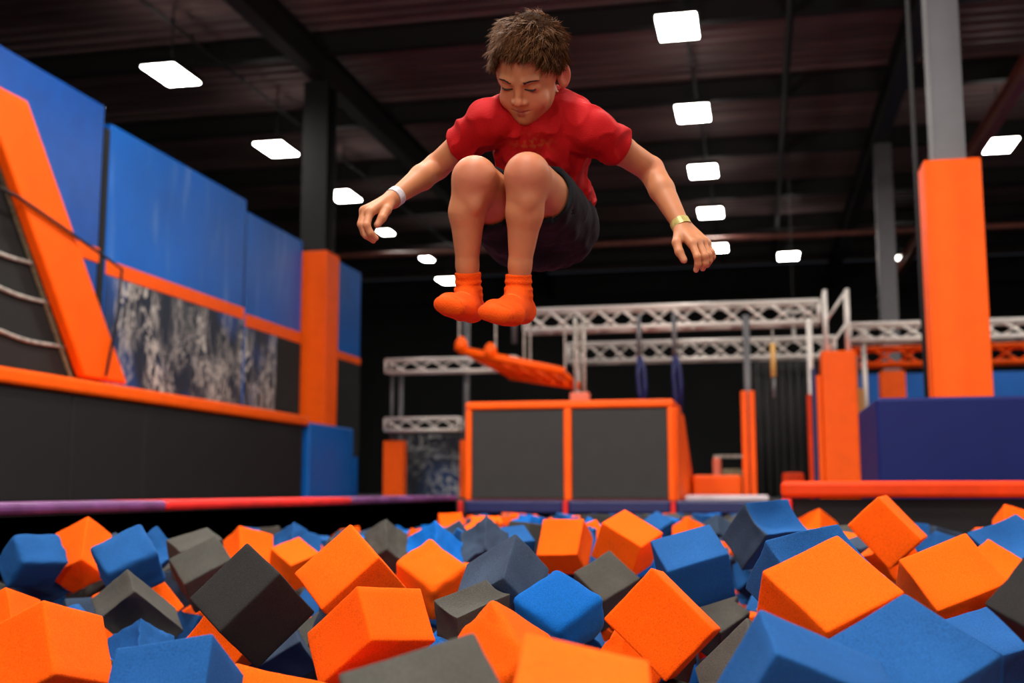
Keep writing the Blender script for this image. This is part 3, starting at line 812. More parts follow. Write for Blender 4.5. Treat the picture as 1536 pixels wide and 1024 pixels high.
    ('b', (-1.976, 2.958, -.336), (-.1790, .8161, .5239, -.1657), (.172, .157, .178), 'torn', 'small blue foam cube behind the large orange cube at bottom left'),
    ('o', (-1.579, 7.031, -.145), (-.3481, -.1868, -.6707, -.6278), (.147, .147, .149), 'soft', 'small orange foam cube behind and right of the slate cube below the vault corner'),
    ('g', (-.576, 7.567, -.140), (.4894, -.5487, .3355, .5890), (.152, .141, .147), 'soft', 'small grey foam cube behind and right of the tilted orange cube of the far row'),
    ('b', (-.731, 4.585, -.157), (.2623, .4627, .8447, -.0599), (.166, .146, .158), 'torn', 'small blue foam cube behind and left of the tilted orange cube of the far row'),
]
# cubes of the bed below, never seen whole: colour, then centre, turn and edges in thousandths
BED = """o-1113 5788 -155 31 -229 -718 657 159
o-506 7850 -154 456 -357 536 -614 150
g-5 5644 -132 479 613 416 -470 142
o-547 4808 -140 875 244 205 364 144
o133 4946 -136 455 515 442 -577 146
B-1329 6889 -133 599 -725 300 -160 149
g62 4728 -139 -714 597 -62 360 139
B397 5645 -158 266 -402 -538 692 148
s993 5058 -150 990 -28 134 19 151
g-892 6639 -122 -765 -526 197 316 139
o162 5305 -158 -692 82 643 317 163
b475 4998 -137 582 666 232 -406 156
o1164 4878 -159 -602 -512 556 257 162
g1331 5548 -137 145 942 -298 54 146
o969 5458 -157 -336 -116 304 884 148
B-349 8650 -136 -55 -37 -998 -13 138
o300 4501 -143 651 169 739 43 153
o-1411 6694 -142 186 608 -189 748 151
s371 4214 -141 383 343 495 701 158
b-1091 5342 -146 184 -183 -531 806 146
b1441 5820 -142 479 -484 610 405 164
g-568 5132 -145 -150 650 440 -601 150
g309 4802 -131 -180 22 -296 938 143
g-1376 5567 -148 -421 -811 -395 -97 140
g-474 8129 -160 590 -103 799 55 147
b-1424 5960 -128 -586 -311 549 508 146
o-1074 7062 -135 -291 -398 -586 -643 146
b112 4206 -137 491 -243 126 827 158
g-783 6856 -138 -91 573 -806 117 159
b-1070 6357 -136 -884 -19 135 446 151
b-1068 8189 -157 -547 113 829 18 145
b-817 5091 -139 132 209 605 757 154
g924 4579 -135 960 59 210 -177 137
o-254 4642 -139 -217 -504 133 -825 143
b-1053 6069 -144 131 -250 68 -957 142
s1021 4351 -146 369 -429 767 304 150
g-1343 6439 -158 -225 487 546 643 163
B567 5279 -147 -482 818 197 245 140
s804 4254 -150 -164 938 -26 -305 152
B-850 5948 -148 569 192 190 776 170
b19 5122 -159 423 616 359 -559 145
B-1598 7813 -157 -468 225 -241 820 137
o-1927 8865 -159 -598 -638 268 406 149
B-1413 5352 -159 660 -678 140 -294 161
o-1459 7409 -149 62 -586 501 633 137
b-1892 7676 -150 -261 -146 -72 952 149
s-964 5508 -146 -737 -468 361 327 167
B-603 7358 -152 -737 606 -254 159 158
g-1224 7242 -150 -14 -104 595 797 138
g-1087 7773 -155 -367 -696 -292 544 150
b-1820 7399 -148 -365 -145 -505 -769 143
b-657 5674 -151 487 -464 -623 -399 159
s-1690 6837 -137 -469 -580 183 -640 143
o-985 7534 -158 942 25 126 -310 143
g-814 7229 -153 661 737 31 -135 149
o-1480 6157 -155 337 -377 -144 -851 153
b1167 5197 -133 242 327 -910 84 146
g-2702 4224 -153 -473 508 -499 -519 142
o515 4684 -152 692 72 -700 -161 140
o-1618 6650 -150 537 518 654 128 140
g-521 8415 -149 -90 698 274 656 140
b-126 8485 -142 522 -62 -42 -850 145
B-498 4410 -156 143 -904 -357 -184 139
b-635 8280 -145 -626 -201 710 -254 161
o-63 5438 -136 110 -536 -182 817 145
g-155 7767 -153 489 288 325 757 142
s55 4419 -147 43 504 840 -194 152
g-818 4781 -124 -121 69 -728 671 163
o-232 4092 -192 193 -259 -784 529 144
s-2090 5591 -188 -65 797 483 356 146
B-2068 6111 -211 600 -29 315 735 143
o100 3992 -208 -396 -674 577 -237 162
o-2277 5300 -223 528 731 -348 -256 152
o-1734 3595 -279 127 877 -196 -420 139
o-984 4617 -230 691 553 -384 262 163
g-1513 3994 -173 483 186 140 844 152
g-2725 5339 -270 -216 585 650 433 144
b806 5276 -232 548 -20 832 84 156
s-600 3271 -288 285 328 675 -596 163
g813 3356 -262 38 582 -796 159 168
B-14 6617 -234 827 -471 -212 223 140
g235 5517 -165 -411 -700 -381 443 141
B-2548 5053 -298 423 -454 -126 -774 161
o854 4783 -272 -540 -153 782 -270 139
s-1223 3572 -298 -360 27 575 -734 142
B-2135 5900 -214 -203 -57 631 746 136
g-264 5061 -223 -321 520 429 665 158
b1135 4606 -288 168 705 -675 140 156
b-2619 5580 -233 -445 174 -835 -271 147
b-2305 6297 -271 -536 -501 433 -524 163
b-816 3751 -232 311 154 -938 11 138
g-2511 4496 -286 770 -504 -361 150 144
o1171 5443 -257 403 -440 -772 217 157
B695 4898 -272 593 426 257 633 153
b-2410 6888 -270 145 -829 -473 260 149
o-1026 4143 -256 -47 137 -783 605 151
b-2181 4330 -273 -32 259 -965 36 170
g-1472 1925 -297 -434 535 -228 688 141
B-1184 5052 -281 -746 -164 364 534 143
B-528 5272 -293 56 -60 -992 -97 157
s-2377 3014 -243 207 -209 -508 809 166
g-1623 5629 -246 -488 -455 -681 -302 153
s313 2751 -279 185 222 94 -953 141
b644 4393 -238 -653 -169 547 -496 158
o162 5739 -266 708 194 556 -390 151
o113 3652 -235 -546 -744 -367 117 157
o-2520 5374 -295 -218 3 -215 -952 157
o-240 6037 -240 -14 -120 -169 -978 150
b-1760 2251 -288 817 -504 -89 266 162
g-31 6404 -245 -614 643 -165 427 138
o-2689 4024 -209 896 -334 -20 293 143
s-1416 2151 -278 616 -500 419 -441 162
o-955 5709 -287 230 57 -219 946 142
g-2276 5019 -299 -420 -247 -802 344 156
s-1762 6161 -293 906 -177 -178 340 153
g-1671 4511 -227 7 834 30 -551 146
b-560 6913 -284 406 -371 717 429 157
B-998 3021 -258 110 930 343 -71 137
B-249 3832 -260 371 -809 428 158 161
o-1766 5247 -282 -171 48 240 -954 168
s-2414 6538 -254 414 133 100 -895 163
b-133 6894 -237 377 -671 -544 -333 164
s-2004 5214 -289 14 -352 -934 54 152
g606 4125 -247 57 608 -689 -389 167
g153 3352 -191 -308 141 471 -815 144
s-186 6499 -254 166 430 -857 230 158
g-464 6242 -272 -809 -249 479 232 159
s-408 5744 -284 572 -289 329 694 159
g943 3802 -291 480 -158 -230 -832 158
b-1834 5458 -208 -351 -589 -708 -170 144
g-306 1956 -278 -244 215 345 -881 146
s-2178 2851 -199 -268 -240 -498 -789 139
o-2677 4831 -250 175 941 -217 194 168
B237 4658 -258 -359 909 137 161 155
o-1973 5928 -226 345 -698 302 -550 160
B-1592 5175 -208 950 276 -135 -48 144
B-917 4965 -299 -265 828 -246 428 152
B89 2814 -179 -67 882 -464 53 137
B-362 4811 -255 353 -136 -432 819 159
o406 5454 -272 380 -551 -577 468 135
g-508 5003 -241 -3 -785 472 -402 144
b-532 1794 -299 -371 653 -318 -578 161
o869 3633 -246 -837 182 4 515 139
b-1300 4334 -271 -585 -356 -82 724 145
o-2321 5713 -281 355 275 -774 447 152
B-532 6565 -253 507 -760 -331 236 151
g-2650 6975 -293 501 -557 -630 204 138
o-1694 5837 -264 707 -2 -652 274 146
o-2026 6677 -221 852 -118 -129 -493 148
b509 3497 -207 -976 88 196 20 151
b306 5885 -294 695 519 272 415 156
g-1895 6528 -218 704 -159 545 427 142
b-1153 3157 -236 559 -90 -769 297 147
B-1371 4591 -277 -198 168 840 -476 154
s195 2382 -280 419 726 168 519 148
s-945 5249 -277 -610 -390 -384 573 149
b-852 4009 -239 644 38 -261 719 150
s-313 1580 -254 281 678 -574 -363 149
s-567 4307 -268 -565 -702 363 238 145
b-2387 5948 -221 -658 103 -722 -188 143
o521 3309 -292 -30 -11 306 -952 146
s-1872 6943 -265 -260 486 -634 -543 162
g-2727 6589 -261 -899 -188 -367 149 143
g-1928 5724 -192 111 520 -847 19 147
g-2446 4796 -292 -73 463 -497 731 159
o-669 3478 -286 -190 -118 -36 974 167
b-604 5514 -282 -748 -125 -641 120 151
b-303 4315 -261 -212 872 438 55 150
b713 4597 -298 -271 -847 -87 450 138
s-2496 4093 -174 -678 512 159 503 145
B290 3236 -239 691 -471 -406 370 139
g330 5047 -281 721 535 266 352 142
b-1562 4292 -279 -3 -14 699 -715 166
o-804 6499 -273 -308 -601 -715 180 168
b-1034 3782 -299 97 970 148 -165 161
b-1681 6459 -218 -482 66 -585 648 143
o-2086 6336 -255 750 483 -441 92 147
b646 2691 -182 505 -279 -212 -789 163
o-2692 6767 -280 753 -643 130 -53 158
b-2206 6605 -280 527 -151 -536 642 148
s-337 5456 -186 -278 -539 -755 -248 148
b75 3037 -248 485 752 -147 -423 151
s659 3061 -250 -369 -845 375 98 141
o-2663 5847 -273 143 -803 -60 -576 156
o-2484 6733 -289 -538 510 -638 -211 141
B-2326 5512 -228 -423 -288 -734 -446 154
b386 5229 -235 638 -618 -460 28 154
B1005 5201 -265 235 821 253 455 151
g-2581 3450 -276 74 -689 -703 159 149
o-1450 4843 -276 732 -387 -34 -559 145
b507 3717 -237 -318 -331 -328 825 155
b-623 6003 -257 511 -163 -445 717 171
o-982 6857 -276 208 -427 665 577 167
b-1164 5568 -284 -872 283 -15 -400 144
s1156 5685 -203 -254 -437 576 -642 154
s-2570 3263 -284 50 -482 -741 -465 166
B-807 2558 -300 374 897 93 -218 148
o-891 1388 -265 -653 -136 -100 -738 150
o-1582 2357 -276 -562 506 -642 -126 144
o-1731 4717 -288 -133 418 -897 55 161
o993 4093 -292 837 -2 -5 548 146
o-1116 6505 -268 799 -286 -465 251 164
B-2527 6282 -278 275 895 -290 197 154
B-1544 3360 -254 -643 -663 312 -221 167
o383 2594 -295 -771 356 -373 375 142
B-633 3009 -286 616 -718 158 -283 147
g7 5929 -243 917 128 -326 192 157
o400 1675 -267 -238 875 -392 -159 163
b-1645 6060 -192 292 171 -278 -899 160
o-1490 6361 -283 289 325 597 674 145
g1006 5632 -285 391 129 847 -337 148
B-1414 5905 -296 823 -214 37 525 145
g1338 5339 -237 485 625 -110 602 143
b-1865 4051 -294 383 815 64 -431 159
o-295 3472 -246 838 -539 81 -28 141
b331 3451 -282 -678 139 501 519 148
B-951 6288 -276 697 -493 476 209 157
s323 3880 -257 323 -140 797 -491 153
B-686 6277 -220 434 -505 -723 -186 167
b-1920 2499 -291 356 -441 315 761 135
g551 5960 -271 156 73 -583 -794 150
o-1223 3390 -215 523 -267 -791 173 148
g642 3925 -294 366 240 -580 687 149
g-878 4352 -298 779 -285 7 -558 165
o-2684 4585 -201 40 444 -783 434 143
b-666 4909 -277 -441 326 -213 809 140
o-2204 6880 -280 -328 -676 161 -640 138
o-1203 6996 -265 416 -576 -75 -700 153
b-398 4557 -290 344 -250 -68 903 140
b1249 5048 -291 -762 -645 -59 -26 152
b56 5520 -291 907 -420 -25 17 158
s-1885 4940 -290 -364 483 452 656 145
s-218 5837 -269 -24 -41 819 -572 153
B-1074 1535 -296 -636 -446 -590 -220 149
s609 2481 -220 -168 66 555 -812 153
b1128 5965 -274 -150 256 -954 52 155
g-1847 6724 -266 348 -334 -812 328 153
o-2138 3603 -283 104 653 725 193 152
o307 2245 -297 321 717 -171 595 154
g275 1317 -184 652 -756 -35 -45 152
o-685 6713 -285 631 -134 687 -335 153
b-2410 5148 -167 363 711 563 214 141
s623 5700 -261 778 364 509 -60 152
o789 5056 -223 169 -82 -710 679 154
o-1323 5210 -293 -647 -343 -675 90 146
s-1656 5416 -267 143 -269 827 -472 142
s41 2021 -250 -683 324 -514 -406 150
g306 4345 -293 -376 300 801 357 146
g-2585 4190 -298 245 573 672 401 137
o-2737 5142 -281 -644 284 -260 -661 134
g-2155 5154 -177 263 840 -432 -195 148
B-243 5274 -231 534 682 -262 425 147
s-2278 4678 -291 -735 -125 -587 315 156
b271 2972 -287 156 -786 -355 481 137
b-1754 3785 -293 100 -725 -414 542 140
o-1227 5975 -251 -46 -978 -149 142 142
g-1023 5946 -285 580 -486 -645 105 138
s-1349 8959 -240 810 440 -301 247 159
b-2202 9347 -235 235 -274 -931 -46 170
s-62 8665 -264 141 -861 60 -486 144
B-1333 7629 -277 113 -753 34 647 164
o-751 10589 -296 658 -555 389 -329 165
B-1180 9590 -186 -240 502 -478 -680 149
g-1813 9585 -293 -781 533 50 -321 146
s-1108 9083 -263 -592 -656 383 -270 140
b-1238 10220 -245 -241 909 261 -216 143
g-1616 8179 -256 363 529 -115 -758 144
o-402 10180 -243 -616 -249 -740 100 144
s-2567 9987 -290 715 23 -695 -72 153
s-805 8179 -141 -473 513 -599 -393 137
o-2125 10345 -195 362 -348 -553 666 158
b-1643 10203 -243 -509 -713 -415 -244 162
b-2004 8331 -272 489 -466 -708 -207 169
b-448 9261 -194 150 -201 799 547 150
b-1056 7356 -145 -770 162 -545 -289 154
b-43 7162 -266 749 346 207 525 145
g-2252 10091 -284 -224 656 -655 299 144
s-1430 10129 -211 641 -263 594 410 160
g-694 10403 -209 44 -48 976 -207 160
g-344 9705 -266 419 -331 783 -319 150
g-706 7717 -136 194 743 -183 613 145
o-788 8767 -205 -732 659 -172 15 141
g-2533 7517 -294 -732 505 -413 -196 147
b-726 9955 -194 113 -98 554 819 138
g-2472 9284 -217 -632 -752 -89 -163 146
g-1586 10462 -214 -893 20 -183 410 143
b-1840 9762 -277 -87 910 122 -386 153
b-2280 8812 -251 -345 -110 894 -263 155
o-1809 9322 -230 520 -407 -222 -718 170
o-2379 9583 -248 197 -923 -223 -245 147
b-1554 8747 -223 207 -642 -120 -729 161
g-1123 8440 -217 586 -277 -699 -304 167
B-1069 8726 -298 -513 270 352 735 157
b-46 8055 -215 -37 -164 -186 968 142
s-566 8857 -252 -347 214 888 -212 149
b-2705 9106 -280 621 424 450 -482 155
o-2681 8796 -294 111 -741 -635 188 144
s-1240 8015 -173 -605 -11 -781 -157 162
b-1843 7886 -193 -453 325 814 165 146
g-2166 7604 -226 -91 -140 -704 691 146
b-1879 10349 -269 -418 353 -834 -78 161
B-146 9615 -243 -502 350 -727 -312 166
B-2622 8130 -260 -566 746 -17 -351 158
b-1338 9711 -238 656 -678 -104 -316 138
g-898 9536 -259 641 701 -241 199 142
B-2665 8401 -287 -391 -652 433 -484 145
o-2184 9879 -260 168 410 84 892 168
s-1999 7978 -285 679 119 625 -367 144
B-2318 7226 -243 -335 -660 440 -508 149
B-229 8177 -215 -827 -22 -473 -301 148
s-885 10305 -241 561 475 -677 -22 144
b-125 8885 -182 594 -257 684 -336 149
o-2638 10598 -293 97 -581 -548 594 147
b-609 9210 -277 276 -809 -462 236 150
o-1384 10513 -271 -347 691 -542 -329 168
B-1749 8698 -250 -924 -54 -326 -194 150
b-1763 8449 -192 -54 834 -531 139 156
o-1373 9954 -288 276 -417 -865 30 145
b-1031 7992 -249 -150 -80 838 -519 143
b-2108 7158 -265 287 608 -439 596 139
g-1843 8199 -168 -29 -738 -237 631 154
B-1371 8354 -234 457 -367 543 -601 170
s-920 9834 -252 -231 972 28 -42 162
s-245 10091 -258 -546 813 -200 -29 148
b-1045 10040 -246 -150 724 -369 564 143
b-1549 6804 -285 -782 -87 -547 287 161
o-1095 9225 -189 26 -23 -705 708 140
g-2015 9569 -259 -805 -190 342 -446 138
o-1552 8476 -216 -283 37 -846 451 152
s-1599 7572 -197 516 777 -197 -302 148
s-812 7485 -252 890 399 176 -134 153
b-900 9186 -265 291 211 734 -576 162
s-1788 9027 -232 -216 -272 -843 -410 139
g-343 10442 -277 138 928 218 -267 162
s-2199 7968 -289 -135 -627 604 -473 149
g-2394 9795 -271 -132 -258 943 163 156
s-2105 8541 -252 414 -297 -839 190 158
B-679 8511 -167 45 -210 949 -229 141
b-2507 7703 -271 380 634 -650 -176 157
o-2082 7787 -191 4 8 612 -791 170
g-2419 9020 -284 -193 -849 371 -323 152
g-425 7149 -182 355 -39 -824 439 161
o-2737 7371 -241 244 -779 231 529 159
g-1027 10486 -192 630 -233 -680 -293 141
s-1353 6627 -291 -633 290 632 340 140
g-1412 9384 -291 351 -927 -111 76 146
b-620 10191 -241 100 -333 78 934 146
b-1278 8734 -266 243 438 568 -654 146
g-1458 9139 -185 355 -383 -518 677 144
o-555 9686 -286 -576 -511 375 516 145
s-514 9468 -285 591 -601 -23 -537 138
b-2315 10277 -232 689 -720 -67 42 149
B-2275 7790 -224 -784 81 121 603 147
b-807 9004 -197 505 -724 291 368 145
g-2704 6406 -273 346 -570 -449 -595 155
o-2298 8295 -287 419 -546 178 -703 162
o-1573 9718 -275 851 302 425 -60 150
s-1475 7262 -265 -847 348 245 319 166
s-391 7916 -291 119 798 520 279 166
s-1812 7166 -217 300 872 -6 -386 157
B-2088 9070 -220 -767 -308 -12 562 144
B-2606 9512 -296 -208 -305 806 463 156
s-905 8393 -177 660 537 91 518 142
s-2719 6219 -232 545 -10 -239 -804 144
B-2368 10523 -274 109 251 -222 -936 153
o-166 9097 -283 -126 -41 194 972 139
B-50 7547 -257 -103 500 -856 -81 143
b-1460 7965 -231 284 800 -173 -500 159
s-1885 10611 -242 -555 152 535 -618 150
s-821 7991 -168 157 -61 -782 -600 143
o-115 10362 -293 -23 98 -848 520 162
o-307 8970 -245 -57 -3 368 -928 145
o-48 6121 -145 15 589 366 -720 155
o-2246 7434 -286 -301 -462 190 -812 152
s-335 6943 -249 830 2 160 535 144
s-1607 9276 -187 91 833 546 18 158
g-1800 9992 -231 -321 -630 -93 -701 140
g-255 9288 -182 -25 -819 171 548 141
o-2479 8355 -261 310 642 698 -70 137
g-2592 10375 -278 -189 -546 -723 -378 137
o-78 9821 -298 -194 -322 66 924 157
s-2218 9682 -214 -797 547 144 214 138
o-393 7364 -295 154 808 560 -101 145
s-29 8356 -296 507 -523 535 428 147
s-55 9338 -298 -133 46 -675 -724 150
b-847 8618 -232 -817 -89 561 95 140
B-1196 7489 -149 -297 -85 -139 -941 155
b-2737 7656 -290 -40 -672 -418 -610 148
s-62 10605 -274 149 -86 35 -984 153
g-1962 10009 -222 -12 13 968 251 144
o-2616 7888 -283 223 643 -732 28 151
s-2502 7113 -265 -78 -776 435 -449 171
g-1208 9382 -217 -686 -681 -211 -144 143
b-169 7387 -285 523 377 -124 -754 145
o-2551 10179 -207 668 -296 -682 -9 140
b-2726 10222 -239 -642 614 -204 410 148
o-532 9967 -224 -958 -280 60 -5 165
o-254 8615 -269 -45 -48 -994 -82 142
b-685 7204 -281 -200 -731 -332 -562 139
o-1207 10548 -240 691 -74 -718 38 145
g-1282 7831 -229 244 501 -639 -531 147
s-1992 7489 -217 684 -242 677 124 139
b-2215 10611 -215 855 -86 -499 116 140
B-20 10029 -289 -248 -112 -957 97 157
o-747 9754 -171 -562 -488 531 405 147
B-895 3328 -368 118 405 -143 -895 139
s572 5168 -390 330 57 545 -768 145
b-433 5482 -379 -936 208 -277 63 152
o34 4344 -388 -131 -801 -406 -419 143
o408 2049 -349 -334 792 367 -357 161
B-684 4117 -411 291 -210 -915 -184 156
o-762 4647 -376 -219 96 -971 3 154
g-1216 4508 -372 644 360 662 -129 149
g-1777 5960 -419 -644 -417 420 -484 139
s-131 2278 -414 872 472 -121 -56 147
b-783 2872 -359 -108 -133 -939 299 146
g-1939 4710 -413 -82 -556 -206 801 161
b964 4870 -390 -259 225 110 933 154
o-1574 2104 -334 -763 -68 -36 642 140
B-2166 4854 -389 506 -551 659 -86 146
o-2414 4199 -394 -445 384 -744 -318 157
o-1814 5635 -397 -746 53 -660 70 164
o-2019 5029 -415 -381 -480 41 789 159
s509 4752 -348 565 -777 -276 15 141
s-347 2728 -396 832 139 514 -155 146
B634 5431 -409 234 -94 -370 894 156
b-1401 5023 -394 438 771 402 228 145
o119 5873 -407 -215 867 -95 -440 143
o-1990 5415 -341 248 968 -26 -20 143
B165 4824 -401 437 39 -161 -884 149
g-422 5983 -411 803 505 -314 -35 141
b-2709 5995 -408 45 790 -557 -254 147
b-2003 5802 -399 -626 632 -411 -197 161
b-431 5130 -407 -327 -722 269 -547 143
s-1489 3141 -292 -40 -30 -350 -935 148
b-2301 3863 -414 -220 5 530 -819 147
g-588 5878 -417 -456 531 -693 173 147
b461 4487 -360 -418 122 754 493 148
o-752 2167 -372 64 140 -447 -881 149
o-695 5187 -414 96 933 -246 -244 146
s173 3512 -419 198 880 420 -103 153
g-921 5473 -344 -208 744 -387 -503 159
o-2551 3724 -405 -764 275 490 316 150
o842 5510 -420 435 -611 -432 501 163
o-1727 3992 -380 308 336 588 -668 140
B-2160 3404 -406 726 116 -616 282 141
g-1477 2448 -372 -704 -102 -563 420 135
o-600 3830 -377 -227 439 -308 -813 149
s-1210 5819 -410 83 -411 -905 -73 141
g-705 5716 -416 956 189 -27 -223 151
b-1139 2400 -413 -823 -221 -72 518 163
o-200 5024 -398 -248 -202 -935 -151 157
s-2724 4351 -415 165 -657 700 228 146
b-17 4544 -396 240 518 649 -502 136
o-1993 3857 -395 246 -96 -201 943 158
b-802 3132 -354 449 323 -550 626 144
g-1243 4079 -354 -405 438 552 -583 159
g1316 5861 -319 -966 171 -116 -154 142
o881 5055 -397 92 -483 -77 -868 156
s-2320 4464 -406 -931 353 -43 80 171
B91 3785 -410 14 -288 -608 740 144
b-2165 2864 -418 424 249 -30 870 136
g-1082 2019 -393 -53 995 31 85 142
g-2300 3166 -376 403 -705 -473 -342 140
B159 3178 -412 469 -22 -660 586 153
g-2393 5502 -411 -186 -429 97 878 147
o-2 2856 -411 -743 465 -227 425 144
g-2023 4215 -408 104 -976 -177 -69 146
o999 4439 -393 468 10 785 -407 137
B-1094 4713 -407 31 307 -6 -951 158
s-2735 3629 -385 472 213 707 482 163
B1232 5244 -398 573 -619 -478 -245 140
o789 4508 -414 224 -321 -839 -377 142
o-219 4484 -413 420 -177 -812 364 163
B-411 4144 -420 742 -591 -271 -164 164
o-555 4636 -406 -543 408 304 668 159
s-1576 3567 -399 883 416 140 165 155
b442 4150 -392 -30 -519 808 277 154
B216 5379 -388 -25 -841 152 519 159
b1356 5581 -324 897 31 -171 -407 153
g-2695 5696 -413 157 -219 238 -933 160
b59 2308 -378 -641 361 233 635 138
o-2017 3274 -383 -798 306 388 -344 153
b259 3712 -369 6 414 -870 269 151
B-205 5516 -406 -324 -567 -132 -746 141
o449 3048 -399 670 568 7 -477 151
b-1400 2722 -416 -802 75 391 446 155
s179 5178 -372 -315 632 67 -705 157
o-1458 4105 -395 -257 -913 -310 -62 138
s374 4878 -383 -741 186 233 601 137
o-1704 2513 -312 314 883 302 176 152
B-1776 2736 -378 -364 74 -912 -172 157
g-921 3573 -381 535 313 72 -781 153
o-1000 5088 -417 339 541 757 -137 163
b-1322 3863 -403 793 -487 134 341 166
s672 3711 -385 -42 449 323 -832 151
B-1077 3295 -380 362 749 544 -107 142
b-352 3696 -415 664 -383 543 344 155
b-1451 5506 -410 -160 -560 -736 -344 167
B-2512 5842 -383 815 -92 -304 -484 141
s-1851 4413 -401 698 -635 160 -291 152
s-980 4017 -379 43 -629 -758 -167 147
o-420 2931 -414 573 -669 -322 348 153
o-2218 5330 -406 969 103 -165 -150 152
g-1021 2861 -398 838 202 177 475 136
b-395 3154 -403 -439 -817 374 4 159
s-253 3250 -278 291 618 -373 -628 155
g343 2890 -416 404 686 605 24 165
o-562 2488 -374 43 -678 363 -637 170
b-1177 5304 -392 243 -709 415 515 149
b889 5945 -413 -508 -230 150 -816 136
g583 3505 -373 75 61 -162 -982 160
s-565 4001 -271 503 605 -296 -542 145
B-1090 4293 -373 -114 736 -603 -287 165
B-1690 4932 -395 -393 885 -142 208 152
g1175 4844 -419 188 -385 -278 -860 148
o437 5767 -415 789 430 -430 89 154
g507 2345 -337 631 635 -446 31 151
B216 4217 -385 421 -255 -701 -516 147
g799 4294 -412 -145 -879 -328 -314 169
b562 4963 -377 175 -99 633 747 150
b-547 2142 -358 464 376 131 792 159
B-2077 5600 -393 231 694 536 423 145
s716 5941 -364 109 -588 -251 761 164
b-68 3303 -410 -76 639 558 -524 147
b1022 5449 -381 903 -425 -37 -57 150
g-183 4182 -357 526 -456 -190 -692 165
g-1296 4807 -372 -366 -203 -902 -102 165
b-1630 3203 -406 187 886 392 -164 140
o-1520 4472 -409 -84 226 -55 969 156
b169 2559 -418 -766 286 -306 -487 151
o-799 5999 -403 201 -72 822 -528 159
o514 3898 -407 81 337 709 -614 145
o1491 5956 -298 -112 -672 -418 600 158
g-2385 3349 -393 -131 -149 704 -682 153
B836 4046 -416 -450 -571 -642 -246 161
b-1570 5293 -418 977 137 154 -54 161
g711 3181 -380 -416 -106 902 41 160
o629 2655 -399 32 987 -156 31 160
o-317 3966 -404 -564 515 -454 458 155
B-1325 1786 -373 -675 62 42 -734 150
b-190 4805 -406 -863 200 411 -213 144
s-353 2387 -419 601 -307 -688 -266 162
g-1551 5964 -378 -188 482 -850 98 138
b-2676 3926 -338 -119 -98 -329 -932 135
b-1746 4241 -403 -915 -79 98 384 147
s-2699 5230 -417 -347 -58 -423 835 136
b-628 1541 -288 687 -200 162 -680 140
s-8 4119 -395 -107 968 -197 113 149
o1164 5624 -420 19 -914 231 -333 148
b-110 1791 -317 -478 -180 732 -450 145
o-732 4470 -355 590 -381 -501 -506 143
B289 5611 -396 -337 -527 174 -761 146
g-2242 4143 -369 -883 -82 251 -388 143
b-2432 5212 -395 462 230 -418 -747 147
b-525 2683 -414 570 -799 -61 -183 142
s-2485 4015 -373 374 363 -852 59 140
o-2278 5900 -408 -828 -85 323 451 150
s-2102 4516 -360 162 892 -287 309 147
b-937 2196 -392 870 -443 150 -156 141
g975 5852 -289 462 -547 -84 693 144
B-405 4352 -412 -270 940 151 -143 147
g-776 4897 -417 -598 -397 -36 -695 145
o189 4500 -415 634 -103 -216 735 141
g436 5290 -398 -258 827 -446 224 137
o-64 3927 -375 -244 -20 5 970 145
s-1468 5727 -403 821 -304 200 -440 150"""


